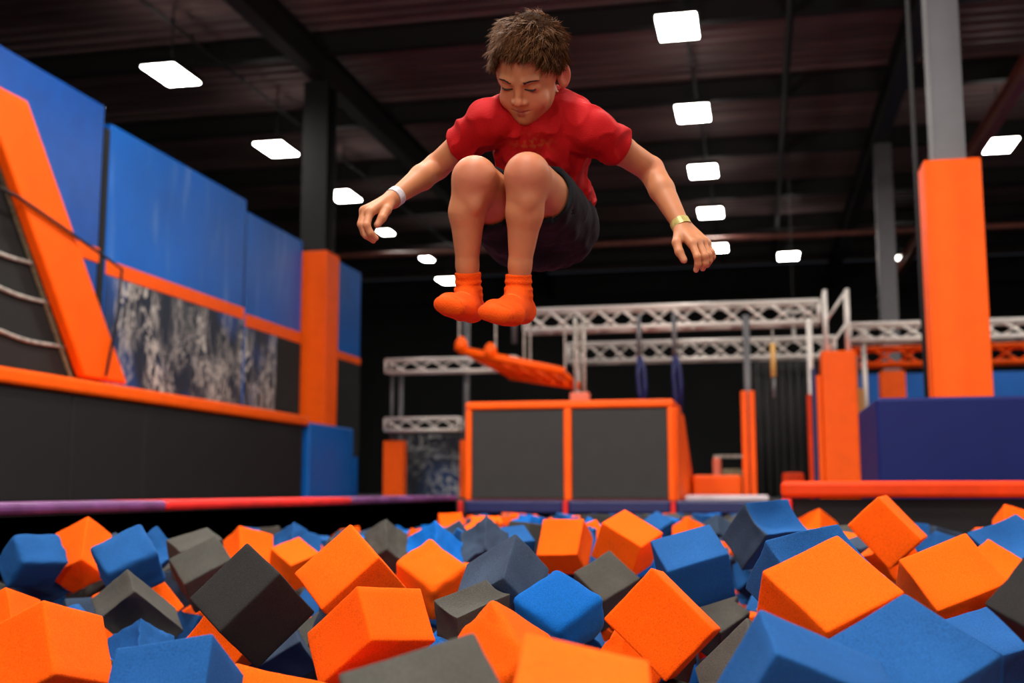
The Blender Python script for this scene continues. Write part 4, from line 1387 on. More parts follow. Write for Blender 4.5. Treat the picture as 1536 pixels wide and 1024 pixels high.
def foam_mesh(dims, style, seed):
    """a cube of open-cell foam: rounded edges, slightly bowed faces, some torn"""
    rnd = random.Random(seed)
    n = 13
    idx, vs, fs = {}, [], []

    def key(p):
        if p not in idx:
            idx[p] = len(vs)
            vs.append(p)
        return idx[p]
    for ax in range(3):
        for side in (0, n):
            for i in range(n):
                for j in range(n):
                    q = []
                    for a, b in ((i, j), (i + 1, j), (i + 1, j + 1), (i, j + 1)):
                        p = [0, 0, 0]
                        p[ax] = side
                        p[(ax + 1) % 3] = a
                        p[(ax + 2) % 3] = b
                        q.append(key(tuple(p)))
                    fs.append(tuple(q if side else q[::-1]))
    # uneven spacing so that the outer rings make the rounded edge
    e = .035 if style != 'puffy' else .09
    ts = [0, e * .45, e] + [e + (1 - 2 * e) * k / (n - 4) for k in range(1, n - 4)] + [1 - e, 1 - e * .45, 1]
    pos = np.array([[ts[c] - .5 for c in v] for v in vs])
    # rounding
    r = e * (1.0 if style != 'puffy' else 1.2)
    inner = np.clip(pos, -.5 + r, .5 - r)
    dlt = pos - inner
    ln_ = np.linalg.norm(dlt, axis=1, keepdims=True)
    cheb = np.abs(dlt).max(axis=1, keepdims=True)
    pos = inner + np.where(ln_ > 1e-9, dlt / np.maximum(ln_, 1e-9) * cheb, 0)
    amp = {'crisp': .02, 'soft': .05, 'puffy': .03, 'saddle': .07, 'hollow': .03, 'torn': .10}[style]
    out = pos.copy()
    w = np.maximum(0, 1 - (2 * pos) ** 2)
    for ax in range(3):
        o1, o2 = (ax + 1) % 3, (ax + 2) % 3
        for sgn in (-1, 1):
            b = -rnd.uniform(.15, 1) * amp * 1.1
            if style == 'saddle' and ax == 2:
                b = -.15
            if style == 'puffy':
                b = .012
            if style == 'hollow' and ax == 2 and sgn < 0:
                b = -.42
            m_ = np.clip(sgn * pos[:, ax] * 2, 0, 1) ** 2
            out[:, ax] += sgn * b * m_ * w[:, o1] * w[:, o2]
            if style == 'saddle' and ax == 2:
                out[:, ax] += sgn * (-.07) * m_ * w[:, o1]
    off = Vector((rnd.uniform(0, 90), rnd.uniform(0, 90), rnd.uniform(0, 90)))
    for i in range(len(out)):
        p = Vector(out[i])
        d = mnoise.noise_vector(p * 1.5 + off) * amp * .5
        if style == 'torn':
            d += mnoise.noise_vector(p * 5.0 + off) * .05 + mnoise.noise_vector(p * 14.0 + off) * .02
        elif style == 'puffy':
            d += mnoise.noise_vector(p * 4.0 + off) * .035
        elif style != 'crisp':
            d += mnoise.noise_vector(p * 6.0 + off) * .008
        else:
            d += mnoise.noise_vector(p * 7.0 + off) * .004
        # never swell past the cube it was cut as
        q = p + Vector(d)
        lim = .505
        out[i] = (max(-lim, min(lim, q.x)), max(-lim, min(lim, q.y)), max(-lim, min(lim, q.z)))
    out *= np.array(dims)
    me = bpy.data.meshes.new('foam_cube')
    me.from_pydata(out.tolist(), [], fs)
    for p in me.polygons:
        p.use_smooth = True
    return me


for k, (cc, c_, q_, d_, st, lab) in enumerate(CUBES):
    me = foam_mesh([x * (.985 if st == 'crisp' else .97) for x in d_], st, 100 + k)
    me.materials.append(M['f_' + cc])
    o = bpy.data.objects.new('foam_cube', me)
    COL.objects.link(o)
    o.rotation_mode = 'QUATERNION'
    o.rotation_quaternion = q_
    o.location = c_
    if 'grey left side' in lab:                      # glued from two colours: one face is slate
        me.materials.append(M['f_s'])
        rm = Quaternion(q_).to_matrix()
        ax_ = max(((rm @ (Vector([sg if i == j else 0 for j in range(3)]))).dot(Vector((-.8, -.6, 0))), i, sg) for i in range(3) for sg in (-1, 1))
        for p in me.polygons:
            nv = p.center[ax_[1]] * ax_[2] / d_[ax_[1]]
            if nv > .42:
                p.material_index = 1
    tag(o, lab, 'foam cube', 'foam cubes in the pit')

bed = {}
bm = bmesh.new()
names = ['o', 'b', 'g', 'B', 's', 'k']
for row in BED.split('\n'):
    v = [int(x) / 1000 for x in row[1:].split()]
    mtx = Matrix.LocRotScale(Vector(v[:3]), Quaternion(v[3:7]), Vector((1, 1, 1)))
    g = bmesh.ops.create_cube(bm, size=v[7] * .92, matrix=mtx)
    fcs = {f for x in g['verts'] for f in x.link_faces}
    for f in fcs:
        f.material_index = names.index(row[0])
rb = random.Random(77)
gy = .6
while gy < PY1 - .15:
    gx = PX0 + .16
    while gx < (PX1 if gy < BY - .2 else BX) - .14:
        beside = gx > .75 + gy * .24                 # the part of the pit to the right of the view is filled to the top
        for zz in ((-.62, -.40, -.20) if beside else (-.66,)):
            p_ = Vector((gx + rb.uniform(-.03, .03), gy + rb.uniform(-.03, .03), zz + rb.uniform(-.03, .03)))
            mtx = Matrix.LocRotScale(p_, Quaternion((rb.gauss(0, 1), rb.gauss(0, 1), rb.gauss(0, 1), rb.gauss(0, 1))).normalized(), Vector((1, 1, 1)))
            g = bmesh.ops.create_cube(bm, size=.145, matrix=mtx)
            mi = rb.choice((0, 0, 1, 1, 2, 3))
            for f in {f for x in g['verts'] for f in x.link_faces}:
                f.material_index = mi
        gx += .2
    gy += .2
bmesh.ops.bevel(bm, geom=bm.edges[:], offset=.006, segments=2, affect='EDGES', profile=.5, material=-1)
me = bpy.data.meshes.new('foam_bed')
bm.to_mesh(me)
bm.free()
for a in names:
    me.materials.append(M['f_' + a])
o = bpy.data.objects.new('foam_bed', me)
COL.objects.link(o)
tag(o, 'mass of foam cubes deeper in the pit, seen only through the gaps', 'foam', kind='stuff')
# ================================================================== THE BOY
# one continuous body surface grown from tapered limbs (signed distances, then a surface net)
def nrm(v):
    v = np.asarray(v, float)
    return v / np.linalg.norm(v)


def cap(a, b, ra, rb):
    a, b = np.asarray(a, float), np.asarray(b, float)
    ab = b - a
    L2 = ab @ ab

    def f(p):
        q = p - a
        t = np.clip((q @ ab) / L2, 0, 1)
        d = q - t[:, None] * ab
        return np.sqrt(np.einsum('ij,ij->i', d, d)) - (ra + (rb - ra) * t)
    f.box = (np.minimum(a - ra, b - rb), np.maximum(a + ra, b + rb))
    return f


def ell(c, r, R=None):
    c, r = np.asarray(c, float), np.asarray(r, float)
    R = np.eye(3) if R is None else np.asarray(R)

    def f(p):
        q = (p - c) @ R / r
        k0 = np.sqrt(np.einsum('ij,ij->i', q, q)) + 1e-9
        q2 = q / r
        k1 = np.sqrt(np.einsum('ij,ij->i', q2, q2)) + 1e-9
        return k0 * (k0 - 1) / k1
    m = np.abs(R) @ r
    f.box = (c - m, c + m)
    return f


def smin(a, b, k):
    h = np.clip(.5 + .5 * (b - a) / k, 0, 1)
    return b + (a - b) * h - k * h * (1 - h)


def smax(a, b, k):
    return -smin(-a, -b, k)


def ub(boxes):
    return (np.min([b[0] for b in boxes], 0), np.max([b[1] for b in boxes], 0))


def union(fs, k):
    def f(p):
        d = fs[0](p)
        for g in fs[1:]:
            d = smin(d, g(p), k)
        return d
    f.box = ub([g.box for g in fs])
    return f


def combine(parts, k):
    """smooth union of parts, each evaluated only near its own box"""
    def f(p):
        d = np.full(len(p), .30)
        for g in parts:
            lo, hi = g.box
            e = np.maximum(np.maximum(lo - p, p - hi), 0)
            m = np.einsum('ij,ij->i', e, e) < .05 ** 2
            if m.any():
                d[m] = smin(d[m], g(p[m]), k)
        return d
    f.box = ub([g.box for g in parts])
    return f


def surface(f, h, name, m, parent, pad=.012, relax=1):
    """naive surface nets over the zero level of f, evaluated near the surface only"""
    lo, hi = f.box[0] - pad, f.box[1] + pad
    B = 8
    nb = np.ceil((hi - lo) / (h * B)).astype(int)
    n = nb * B
    g = np.stack(np.meshgrid(*[np.arange(k) for k in nb], indexing='ij'), -1).reshape(-1, 3)
    cen = lo + (g + .5) * (h * B)
    dc = f(cen)
    V = np.ones(tuple(n), np.float32)
    V = np.repeat(np.repeat(np.repeat(np.sign(dc).reshape(tuple(nb)), B, 0), B, 1), B, 2).astype(np.float32)
    act = np.abs(dc) < h * B * 1.15 + .006
    loc = np.stack(np.meshgrid(*[np.arange(B)] * 3, indexing='ij'), -1).reshape(-1, 3)
    ga = g[act]
    for s in range(0, len(ga), 400):
        gg = ga[s:s + 400]
        ii = (gg[:, None, :] * B + loc[None]).reshape(-1, 3)
        V[ii[:, 0], ii[:, 1], ii[:, 2]] = f(lo + (ii + .5) * h)
    S = V < 0
    c = np.zeros(tuple(n - 1), np.int8)
    for dx in (0, 1):
        for dy in (0, 1):
            for dz in (0, 1):
                c += S[dx:n[0] - 1 + dx, dy:n[1] - 1 + dy, dz:n[2] - 1 + dz]
    cells = np.argwhere((c > 0) & (c < 8))
    idx = np.full(tuple(n - 1), -1, np.int64)
    idx[cells[:, 0], cells[:, 1], cells[:, 2]] = np.arange(len(cells))
    acc = np.zeros((len(cells), 3))
    cnt = np.zeros(len(cells))
    cor = [(x, y, z) for x in (0, 1) for y in (0, 1) for z in (0, 1)]
    for a in cor:
        for b in cor:
            if sum(abs(i - j) for i, j in zip(a, b)) == 1 and a < b:
                va = V[cells[:, 0] + a[0], cells[:, 1] + a[1], cells[:, 2] + a[2]]
                vb = V[cells[:, 0] + b[0], cells[:, 1] + b[1], cells[:, 2] + b[2]]
                m_ = (va < 0) != (vb < 0)
                t = np.where(m_, va / np.where(m_, va - vb, 1), 0)
                pt = np.array(a) + t[:, None] * (np.array(b) - np.array(a))
                acc += np.where(m_[:, None], pt, 0)
                cnt += m_
    P = lo + (cells + acc / cnt[:, None] + .5) * h
    quads = []
    for ax in range(3):
        o1, o2 = (ax + 1) % 3, (ax + 2) % 3
        sl0 = [slice(1, -1)] * 3
        sl0[ax] = slice(0, -1)
        sl1 = [slice(1, -1)] * 3
        sl1[ax] = slice(1, None)
        A_, B_ = S[tuple(sl0)], S[tuple(sl1)]
        e = np.argwhere(A_ != B_)
        flip = A_[e[:, 0], e[:, 1], e[:, 2]]
        e = e + 1
        e[:, ax] -= 1
        q = []
        for d1, d2 in ((0, 0), (1, 0), (1, 1), (0, 1)):
            cc = e.copy()
            cc[:, o1] -= d1
            cc[:, o2] -= d2
            q.append(idx[cc[:, 0], cc[:, 1], cc[:, 2]])
        q = np.stack(q, 1)
        q[~flip] = q[~flip][:, ::-1]
        quads.append(q)
    Q = np.concatenate(quads)
    Q = Q[(Q >= 0).all(1)]
    for _ in range(relax):
        s_ = np.zeros_like(P)
        w = np.zeros(len(P))
        for a, b in ((0, 1), (1, 2), (2, 3), (3, 0)):
            np.add.at(s_, Q[:, a], P[Q[:, b]])
            np.add.at(s_, Q[:, b], P[Q[:, a]])
            np.add.at(w, Q[:, a], 1)
            np.add.at(w, Q[:, b], 1)
        P = P * .5 + .5 * s_ / np.maximum(w, 1)[:, None]
    me = bpy.data.meshes.new(name)
    me.vertices.add(len(P))
    me.vertices.foreach_set('co', P.astype(np.float32).ravel())
    me.loops.add(len(Q) * 4)
    me.loops.foreach_set('vertex_index', Q.astype(np.int32).ravel())
    me.polygons.add(len(Q))
    me.polygons.foreach_set('loop_start', np.arange(0, len(Q) * 4, 4, dtype=np.int32))
    me.polygons.foreach_set('use_smooth', np.ones(len(Q), bool))
    me.update(calc_edges=True)
    me.validate()
    me.materials.append(m)
    o = bpy.data.objects.new(name, me)
    COL.objects.link(o)
    if parent is not None:
        o.parent = parent
        o.matrix_parent_inverse = Matrix.Translation(parent.location).inverted()
    return o, P


def attr(o, name, val):
    a = o.data.attributes.new(name, 'FLOAT', 'POINT')
    a.data.foreach_set('value', np.asarray(val, np.float32))


def fbm(p, s, seed=0):
    """cheap smooth noise from warped sines"""
    q = p * s + seed
    x, y, z = q[:, 0], q[:, 1], q[:, 2]
    a = np.sin(x + 1.7 * np.sin(y * .9 + .3)) + np.sin(y * 1.1 + 1.3 * np.sin(z * .8 + 1.1)) + np.sin(z * .95 + 1.5 * np.sin(x * 1.05 + 2.0))
    return a / 3


# ---------------------------------------------------------------- skeleton
HR = np.array([[.9865, .0422, -.1581], [-.0788, -.7244, -.6848], [-.1434, .6881, -.7114]])   # head: left, up, forward
HT = np.array([-.4566, 2.2800, .9838])
HS = .957


def hd(x, y, z):
    return HT + HR @ (np.array([x, y, z], float) * HS)


def hell(c, r):
    return ell(hd(*c), np.array(r) * HS, HR)


def hcap(a, b, ra, rb):
    return cap(hd(*a), hd(*b), ra * HS, rb * HS)


neck_b = at(808, 158, 2.50)
pelvis = at(810, 350, 2.62)
ax_t = nrm(neck_b - pelvis)
ax_r = nrm(_rt - (_rt @ ax_t) * ax_t + .10 * _fw)
ax_r = nrm(ax_r - (ax_r @ ax_t) * ax_t)
ax_n = np.cross(ax_r, ax_t)
TR = np.stack([ax_r, ax_t, ax_n], 1)

shR, elR, wrR = at(731, 184, 2.46), at(655, 250, 2.56), at(589, 298, 2.44)
shL, elL, wrL = at(889, 197, 2.45), at(976, 254, 2.55), at(1024, 342, 2.45)
hipR, knR, anR = at(774, 345, 2.61), at(712, 269, 2.28), at(703, 440, 2.325)
hipL, knL, anL = at(845, 338, 2.61), at(791, 264, 2.255), at(778, 440, 2.30)


def torso(g):
    """g = how far outside the skin"""
    fs = [ell(at(811, 350, 2.62), (.104 + g, .085 + g, .082 + g), TR),
          ell(at(813, 295, 2.58), (.101 + g, .09 + g, .072 + g), TR),
          ell(at(815, 222, 2.52), (.102 + g, .10 + g, .075 + g), TR),
          ell(at(814, 180, 2.49), (.100 + g, .055 + g, .060 + g), TR)]
    return fs


def limb_leg(hip, kn, sh1, sh2, an, side):
    kdir = nrm(kn - hip)
    fr = nrm(at(700, 300, 2.0) - at(700, 300, 2.3))
    return union([cap(hip, hip + (kn - hip) * .55, .074, .060), cap(hip + (kn - hip) * .5, kn, .061, .0445),
                  ell(kn + fr * .018 + np.array([0, 0, .014]), (.034, .032, .030)), ell(kn + fr * .011 + np.array([0, 0, -.040]), (.020, .019, .032)),
                  ell(kn + fr * .028 + np.array([0, 0, .004]), (.023, .016, .024)),
                  cap(kn, sh1, .044, .0365), cap(sh1, sh2, .0365, .0222), cap(sh2, an, .0222, .0212),
                  ell(sh1 - fr * .014 + np.array([.0, 0, .012]), (.031, .030, .062))], .011)


legR = limb_leg(hipR, knR, at(701, 318, 2.295), at(701, 398, 2.315), anR, -1)
legL = limb_leg(hipL, knL, at(787, 320, 2.27), at(780, 398, 2.29), anL, 1)


def foot(an, heel, mid, balls, toes, g=0.0):
    fs = [cap(an, heel, .0222 + g, .0205 + g), cap(an, mid, .0215 + g, .0195 + g), cap(heel, mid, .0195 + g, .0185 + g)]
    for b, t in zip(balls, toes):
        fs += [cap(mid, b, .0185 + g, .0150 + g), cap(b, t, .0150 + g, .0118 + g), cap(heel, b, .0165 + g, .0138 + g)]
    bm_, tm_ = (balls[0] + balls[1]) / 2, (toes[0] + toes[1]) / 2
    fs += [cap(mid, bm_, .0195 + g, .0165 + g), cap(bm_, tm_, .0165 + g, .0128 + g)]
    return union(fs, .014)


FR = (anR, at(708, 464, 2.345), at(693, 459, 2.26), [at(672, 456, 2.19), at(697, 462, 2.185)], [at(662, 456, 2.155), at(688, 462, 2.14)])
FL = (anL, at(784, 466, 2.325), at(767, 462, 2.235), [at(741, 466, 2.165), at(770, 472, 2.155)], [at(728, 468, 2.13), at(757, 474, 2.11)])
footR, footL = foot(*FR), foot(*FL)

armR = union([cap(shR, shR + (elR - shR) * .5, .0345, .0318), cap(shR + (elR - shR) * .45, elR, .0320, .0285),
              cap(elR, elR + (wrR - elR) * .35, .0290, .0280), cap(elR + (wrR - elR) * .35, wrR, .0280, .0172)], .008)
armL = union([cap(shL, shL + (elL - shL) * .5, .0345, .0316), cap(shL + (elL - shL) * .45, elL, .0318, .0285),
              cap(elL, elL + (wrL - elL) * .35, .0290, .0280), cap(elL + (wrL - elL) * .35, wrL, .0280, .0178)], .008)


def hand(wr, wr2, mcps, fingers, thumb, fr):
    pal = []
    for i, q in enumerate(mcps):
        t = i / 3
        st = wr + (wr2 - wr) * t
        pal.append(cap(st, q, .0125, .0105))
    palm = union(pal, .012)
    parts = [palm]
    for q, ch, r in zip(mcps, fingers, fr):
        pts = [q] + ch
        rr = [r * 1.12, r * 1.05, r * .95, r * .80][:len(pts)]
        parts.append(union([cap(pts[i], pts[i + 1], rr[i], rr[i + 1]) for i in range(len(pts) - 1)], .0035))
    rr = [.0125, .0100, .0092, .0075]
    parts.append(union([cap(thumb[i], thumb[i + 1], rr[i], rr[i + 1]) for i in range(len(thumb) - 1)], .004))

    def f(p):
        d = parts[0](p)
        fd = None
        for g in parts[1:]:
            x = g(p)
            fd = x if fd is None else smin(fd, x, .0018)
        return smin(d, fd, .006)
    f.box = ub([g.box for g in parts])
    return f


handR = hand(at(587, 296, 2.435), at(591, 303, 2.455),
             [at(555, 318, 2.365), at(549, 315, 2.383), at(546, 316, 2.401), at(546, 319, 2.418)],
             [[at(550, 338, 2.345), at(556, 350, 2.345), at(564, 357, 2.352)],
              [at(543, 338, 2.362), at(549, 353, 2.36), at(560, 361, 2.368)],
              [at(541, 336, 2.386), at(546, 350, 2.383), at(556, 358, 2.39)],
              [at(542, 334, 2.412), at(545, 345, 2.41), at(552, 352, 2.412)]],
             [at(585, 303, 2.425), at(580, 315, 2.395), at(573, 327, 2.375), at(566, 337, 2.368)], [.0074, .0075, .0071, .0062])
handL = hand(at(1020, 345, 2.44), at(1031, 341, 2.462),
             [at(1038, 365, 2.405), at(1047, 362, 2.42), at(1055, 362, 2.437), at(1060, 365, 2.455)],
             [[at(1046, 385, 2.385), at(1047, 396, 2.388), at(1044, 405, 2.395)],
              [at(1057, 384, 2.40), at(1058, 395, 2.402), at(1054, 403, 2.41)],
              [at(1063, 382, 2.42), at(1064, 391, 2.422), at(1061, 398, 2.43)],
              [at(1068, 378, 2.443), at(1069.5, 385, 2.445), at(1067, 390, 2.45)]],
             [at(1019, 350, 2.435), at(1015, 364, 2.415), at(1019, 378, 2.402), at(1026, 390, 2.395)], [.0074, .0075, .0071, .0062])

# ---------------------------------------------------------------- head
_skull = union([hell((0, .030, -.012), (.0715, .076, .092)), hell((0, -.012, .024), (.0545, .078, .0615))], .02)
_jaw = union([hell((0, -.058, .036), (.040, .036, .045)), hell((0, -.080, .062), (.0155, .013, .0155)),
              hell((.036, -.046, .014), (.019, .028, .028)), hell((-.036, -.046, .014), (.019, .028, .028))], .02)
_cheek = union([hell((.031, -.034, .058), (.024, .023, .020)), hell((-.031, -.034, .058), (.024, .023, .020))], .01)
_brow = union([hcap((.014, .017, .0805), (.040, .020, .070), .0075, .006), hcap((-.014, .017, .0805), (-.040, .020, .070), .0075, .006)], .01)
_lids = union([hell((s * .0295, .0015, .0675), (.0148, .0125, .0125)) for s in (-1, 1)], .004)
_nose = union([hcap((0, .010, .0795), (0, -.020, .0905), .0062, .0075), hell((0, -.0265, .0930), (.0100, .0088, .0096)),
               hell((.0112, -.0300, .0850), (.0074, .0068, .0082)), hell((-.0112, -.0300, .0850), (.0074, .0068, .0082))], .0050)
_lipU = union([hcap((-.0215, -.0500, .0735), (-.004, -.0510, .0822), .0022, .0036), hcap((-.004, -.0510, .0822), (.004, -.0510, .0822), .0036, .0036), hcap((.004, -.0510, .0822), (.0215, -.0500, .0735), .0036, .0022)], .003)
_lipL = union([hcap((-.0180, -.0555, .0735), (-.004, -.0600, .0805), .0026, .0044), hcap((-.004, -.0600, .0805), (.004, -.0600, .0805), .0044, .0044), hcap((.004, -.0600, .0805), (.0180, -.0555, .0735), .0044, .0026)], .004)
_slit = union([hcap((-.0240, -.0495, .0755), (0, -.0555, .0878), .0014, .0020), hcap((0, -.0555, .0878), (.0240, -.0495, .0755), .0020, .0014)], .001)
_ears = []
for s in (-1, 1):
    Re = HR @ np.array(Matrix.Rotation(-s * math.radians(38), 3, 'Y') @ Matrix.Rotation(math.radians(-8), 3, 'X'))
    _ears.append((ell(hd(s * .0765, -.012, -.012), np.array((.0062, .0285, .0175)) * HS, Re), ell(hd(s * .0820, -.009, -.0085), np.array((.0058, .0185, .0105)) * HS, Re)))


def head(p):
    d = smin(_skull(p), _jaw(p), .020)
    d = smin(d, _cheek(p), .014)
    d = smin(d, _brow(p), .010)
    for s in (-1, 1):
        d = smax(d, -hell((s * .0300, .0008, .0905), (.0175, .0105, .0135))(p), .010)
    d = smin(d, _lids(p), .0035)
    d = smin(d, _nose(p), .0065)
    d = smax(d, -hell((.0055, -.0345, .0885), (.0026, .0030, .0030))(p), .002)
    d = smax(d, -hell((-.0055, -.0345, .0885), (.0026, .0030, .0030))(p), .002)
    lips = np.minimum(_lipU(p), _lipL(p))
    d = smin(d, lips, .0035)
    d = smax(d, -_slit(p), .0018)
    for a, b in _ears:
        d = smin(d, smax(a(p), -b(p), .004), .006)
    return d


head.box = ub([_skull.box, _jaw.box, _nose.box, _ears[0][0].box, _ears[1][0].box])
neck1 = cap(neck_b - ax_t * .01, hd(0, -.045, -.030), .036, .036)
neck = union([cap(neck_b - ax_t * .01, hd(0, -.045, -.030), .036, .036), cap(hd(0, -.02, -.035), at(812, 172, 2.50), .038, .044)], .02)
trunk = union(torso(-.007) + [cap(at(790, 168, 2.49), shR, .040, .033), cap(at(840, 171, 2.49), shL, .040, .033)], .035)

body_f = combine([trunk, neck, head, armR, armL, handR, handL, legR, legL, footR, footL], .010)


# ---------------------------------------------------------------- materials
def skin_mat():
    m = bpy.data.materials.new('skin')
    m.use_nodes = True
    nt = m.node_tree
    bs = nt.nodes['Principled BSDF']
    bs.inputs['Roughness'].default_value = .55
    bs.inputs['Specular IOR Level'].default_value = .42
    bs.inputs['Subsurface Weight'].default_value = .16
    bs.inputs['Subsurface Radius'].default_value = (.012, .005, .003)
    bs.inputs['Subsurface Scale'].default_value = 1.0
    base = lin(186, 120, 80)
    tc = nt.nodes.new('ShaderNodeTexCoord')
    nz = nt.nodes.new('ShaderNodeTexNoise')
    nz.inputs['Scale'].default_value = 26
    nz.inputs['Detail'].default_value = 5
    nt.links.new(tc.outputs['Object'], nz.inputs['Vector'])
    mr = nt.nodes.new('ShaderNodeMapRange')
    mr.inputs['To Min'].default_value = .86
    mr.inputs['To Max'].default_value = 1.12
    nt.links.new(nz.outputs['Fac'], mr.inputs['Value'])
    mx = nt.nodes.new('ShaderNodeMix'); mx.data_type = 'RGBA'; mx.blend_type = 'MULTIPLY'
    mx.inputs['Factor'].default_value = 1
    mx.inputs['A'].default_value = base
    nt.links.new(mr.outputs[0], mx.inputs['B'])
    prev = mx.outputs['Result']
    for nm, col in (('flush', lin(206, 118, 92)), ('lip', lin(150, 50, 50)), ('nail', lin(232, 172, 148))):
        at_ = nt.nodes.new('ShaderNodeAttribute')
        at_.attribute_name = nm
        m2 = nt.nodes.new('ShaderNodeMix'); m2.data_type = 'RGBA'
        nt.links.new(at_.outputs['Fac'], m2.inputs['Factor'])
        nt.links.new(prev, m2.inputs['A'])
        m2.inputs['B'].default_value = col
        prev = m2.outputs['Result']
    nt.links.new(prev, bs.inputs['Base Color'])
    nb = nt.nodes.new('ShaderNodeTexNoise')
    nb.inputs['Scale'].default_value = 420
    nt.links.new(tc.outputs['Object'], nb.inputs['Vector'])
    bp = nt.nodes.new('ShaderNodeBump')
    bp.inputs['Strength'].default_value = .06
    bp.inputs['Distance'].default_value = .002
    nt.links.new(nb.outputs['Fac'], bp.inputs['Height'])
    nt.links.new(bp.outputs['Normal'], bs.inputs['Normal'])
    return m


M['skin'] = skin_mat()
M['shirt'] = mat('red_cotton', lin(168, 7, 13), rough=.85, var=.07, var_scale=14, bump=.25, bump_scale=420, spec=.2, sheen=.12)
M['shorts'] = mat('black_shorts', lin(10, 12, 19), rough=.85, var=.12, var_scale=14, bump=.2, bump_scale=300, spec=.25, sheen=.1)
M['sock'] = mat('orange_knit', lin(240, 82, 10), rough=.9, var=.08, var_scale=30, bump=.5, bump_scale=500, spec=.15, sheen=.15)
M['hair'] = mat('brown_hair', lin(92, 58, 32), rough=.5, var=.4, var_scale=90, spec=.12)
M['hair_base'] = mat('dark_brown_hair', lin(46, 29, 18), rough=.95, spec=.05, bump=.8, bump_scale=160)
M['brow'] = mat('dark_brow', lin(42, 26, 18), rough=.7)
M['band_white'] = mat('white_wristband', lin(196, 192, 200), rough=.4, var=.25, var_scale=60)
M['band_gold'] = mat('gold_wristband', lin(186, 172, 104), rough=.35, var=.3, var_scale=70, metal=.2)
M['ink'] = mat('pale_print', lin(255, 150, 60), rough=.9)

boy = tag(empty('person', tuple(at(790, 480, 2.35))), 'boy in red T-shirt, dark shorts and orange socks jumping knees-up above the foam pit', 'person')
body, P = surface(body_f, .0021, 'body', M['skin'], boy)
Lh = ((P - HT) @ HR) / HS
lipd = np.minimum(_lipU(P), _lipL(P))
attr(body, 'lip', np.clip(1 - np.maximum(lipd, 0) / .0014, 0, 1) * (Lh[:, 2] > .06) * .85)
fl = np.zeros(len(P))
for c_, r_ in ((hd(.036, -.034, .07), .026), (hd(-.036, -.034, .07), .026), (hd(0, -.028, .10), .014), (knR + np.array([0, -.04, .0]), .05), (knL + np.array([0, -.04, .0]), .05), (elR, .035), (elL, .035)):
    fl = np.maximum(fl, np.exp(-((P - c_) ** 2).sum(1) / r_ ** 2))
attr(body, 'flush', np.maximum(fl * .55, np.exp(-((P - hd(.08, -.006, -.012)) ** 2).sum(1) / .028 ** 2) * .9))
tips = [at(564, 357, 2.352), at(566, 337, 2.368), at(1044, 405, 2.395), at(1054, 403, 2.41), at(1026, 390, 2.395)]
nl = np.zeros(len(P))
for c_ in tips:
    nl = np.maximum(nl, np.exp(-((P - c_) ** 2).sum(1) / .007 ** 2))
attr(body, 'nail', nl * .5)


# ---------------------------------------------------------------- T-shirt
def cut(n, c):
    n = nrm(n)
    c = np.asarray(c, float)
    return lambda p: (p - c) @ n


cuffR, cuffL = shR + (elR - shR) * .56, shL + (elL - shL) * .44
slR = union([cap(at(786, 172, 2.50), shR, .044, .0420), cap(shR, cuffR + (elR - shR) * .1, .0420, .0445)], .02)
slL = union([cap(at(842, 174, 2.50), shL, .044, .0420), cap(shL, cuffL + (elL - shL) * .1, .0420, .0440)], .02)
hem = at(812, 338, 2.60)
shirt_t = union(torso(.006) + [cap(at(806, 146, 2.495), at(812, 185, 2.51), .0455, .06), ell(at(815, 320, 2.59), (.115, .085, .094), TR),
                 cap(at(797, 154, 2.50), at(768, 174, 2.49), .040, .044), cap(at(818, 154, 2.50), at(852, 178, 2.49), .040, .044)], .03)
in_all = combine([trunk, neck, armR, armL], .012)
cR, cL, cH = cut(elR - shR + .05 * _rt * -1, cuffR), cut(elL - shL, cuffL), cut(-ax_t + .10 * ax_r * -1, hem)
neck_d = nrm(hd(0, -.045, -.030) - neck_b)
collar_c = at(808, 158, 2.49)
collar_n = nrm(neck_d + .50 * ax_n)
c_col = cut(collar_n, collar_c)


def shirt_f(p):
    d = shirt_t(p)
    w = np.clip((hem + ax_t * .16 - p) @ ax_t / .16, 0, 1)
    q = (p - hem) @ TR
    # soft folds: slanting drag lines from the armpits, bunching at the waist
    f1 = np.sin(120 * q[:, 1] + 95 * np.abs(q[:, 0]) + 5.0 * fbm(p, 26)) * (.0016 + .0026 * w) * (.5 + .5 * fbm(p, 19, 7))
    f2 = fbm(p, 72, 3) * .0038 + np.abs(fbm(p, 62, 11)) * .0165 - .0065 + fbm(p, 150, 8) * .0015
    d = smin(d + f1 + f2, trunk(p) - .0078, .006)
    d = smax(d, cH(p) + .006 * fbm(p, 18, 2), .004)
    sr = smax(slR(p) + .0030 * fbm(p, 90, 5) + .0125 * np.abs(fbm(p, 62, 2)) - .0045 + .0010 * np.sin(90 * ((p - shR) @ nrm(elR - shR)) + 3 * fbm(p, 25)), cR(p), .003)
    sl = smax(slL(p) + .0030 * fbm(p, 90, 6) + .0125 * np.abs(fbm(p, 62, 4)) - .0045 + .0010 * np.sin(90 * ((p - shL) @ nrm(elL - shL)) + 3 * fbm(p, 25)), cL(p), .003)
    sr = smin(sr, smax(armR(p) - .0078, cR(p), .003), .004)
    sl = smin(sl, smax(armL(p) - .0078, cL(p), .003), .004)
    d = smin(smin(d, sr, .022), sl, .022)
    rem = np.maximum(-c_col(p) - .003, neck1(p) - .019)
    d = smax(d, -rem, .004)
    return smax(d, -(in_all(p) - .0025), .002)


shirt_f.box = ub([shirt_t.box, slR.box, slL.box])
shirt, PS = surface(shirt_f, .0025, 't_shirt', M['shirt'], boy)
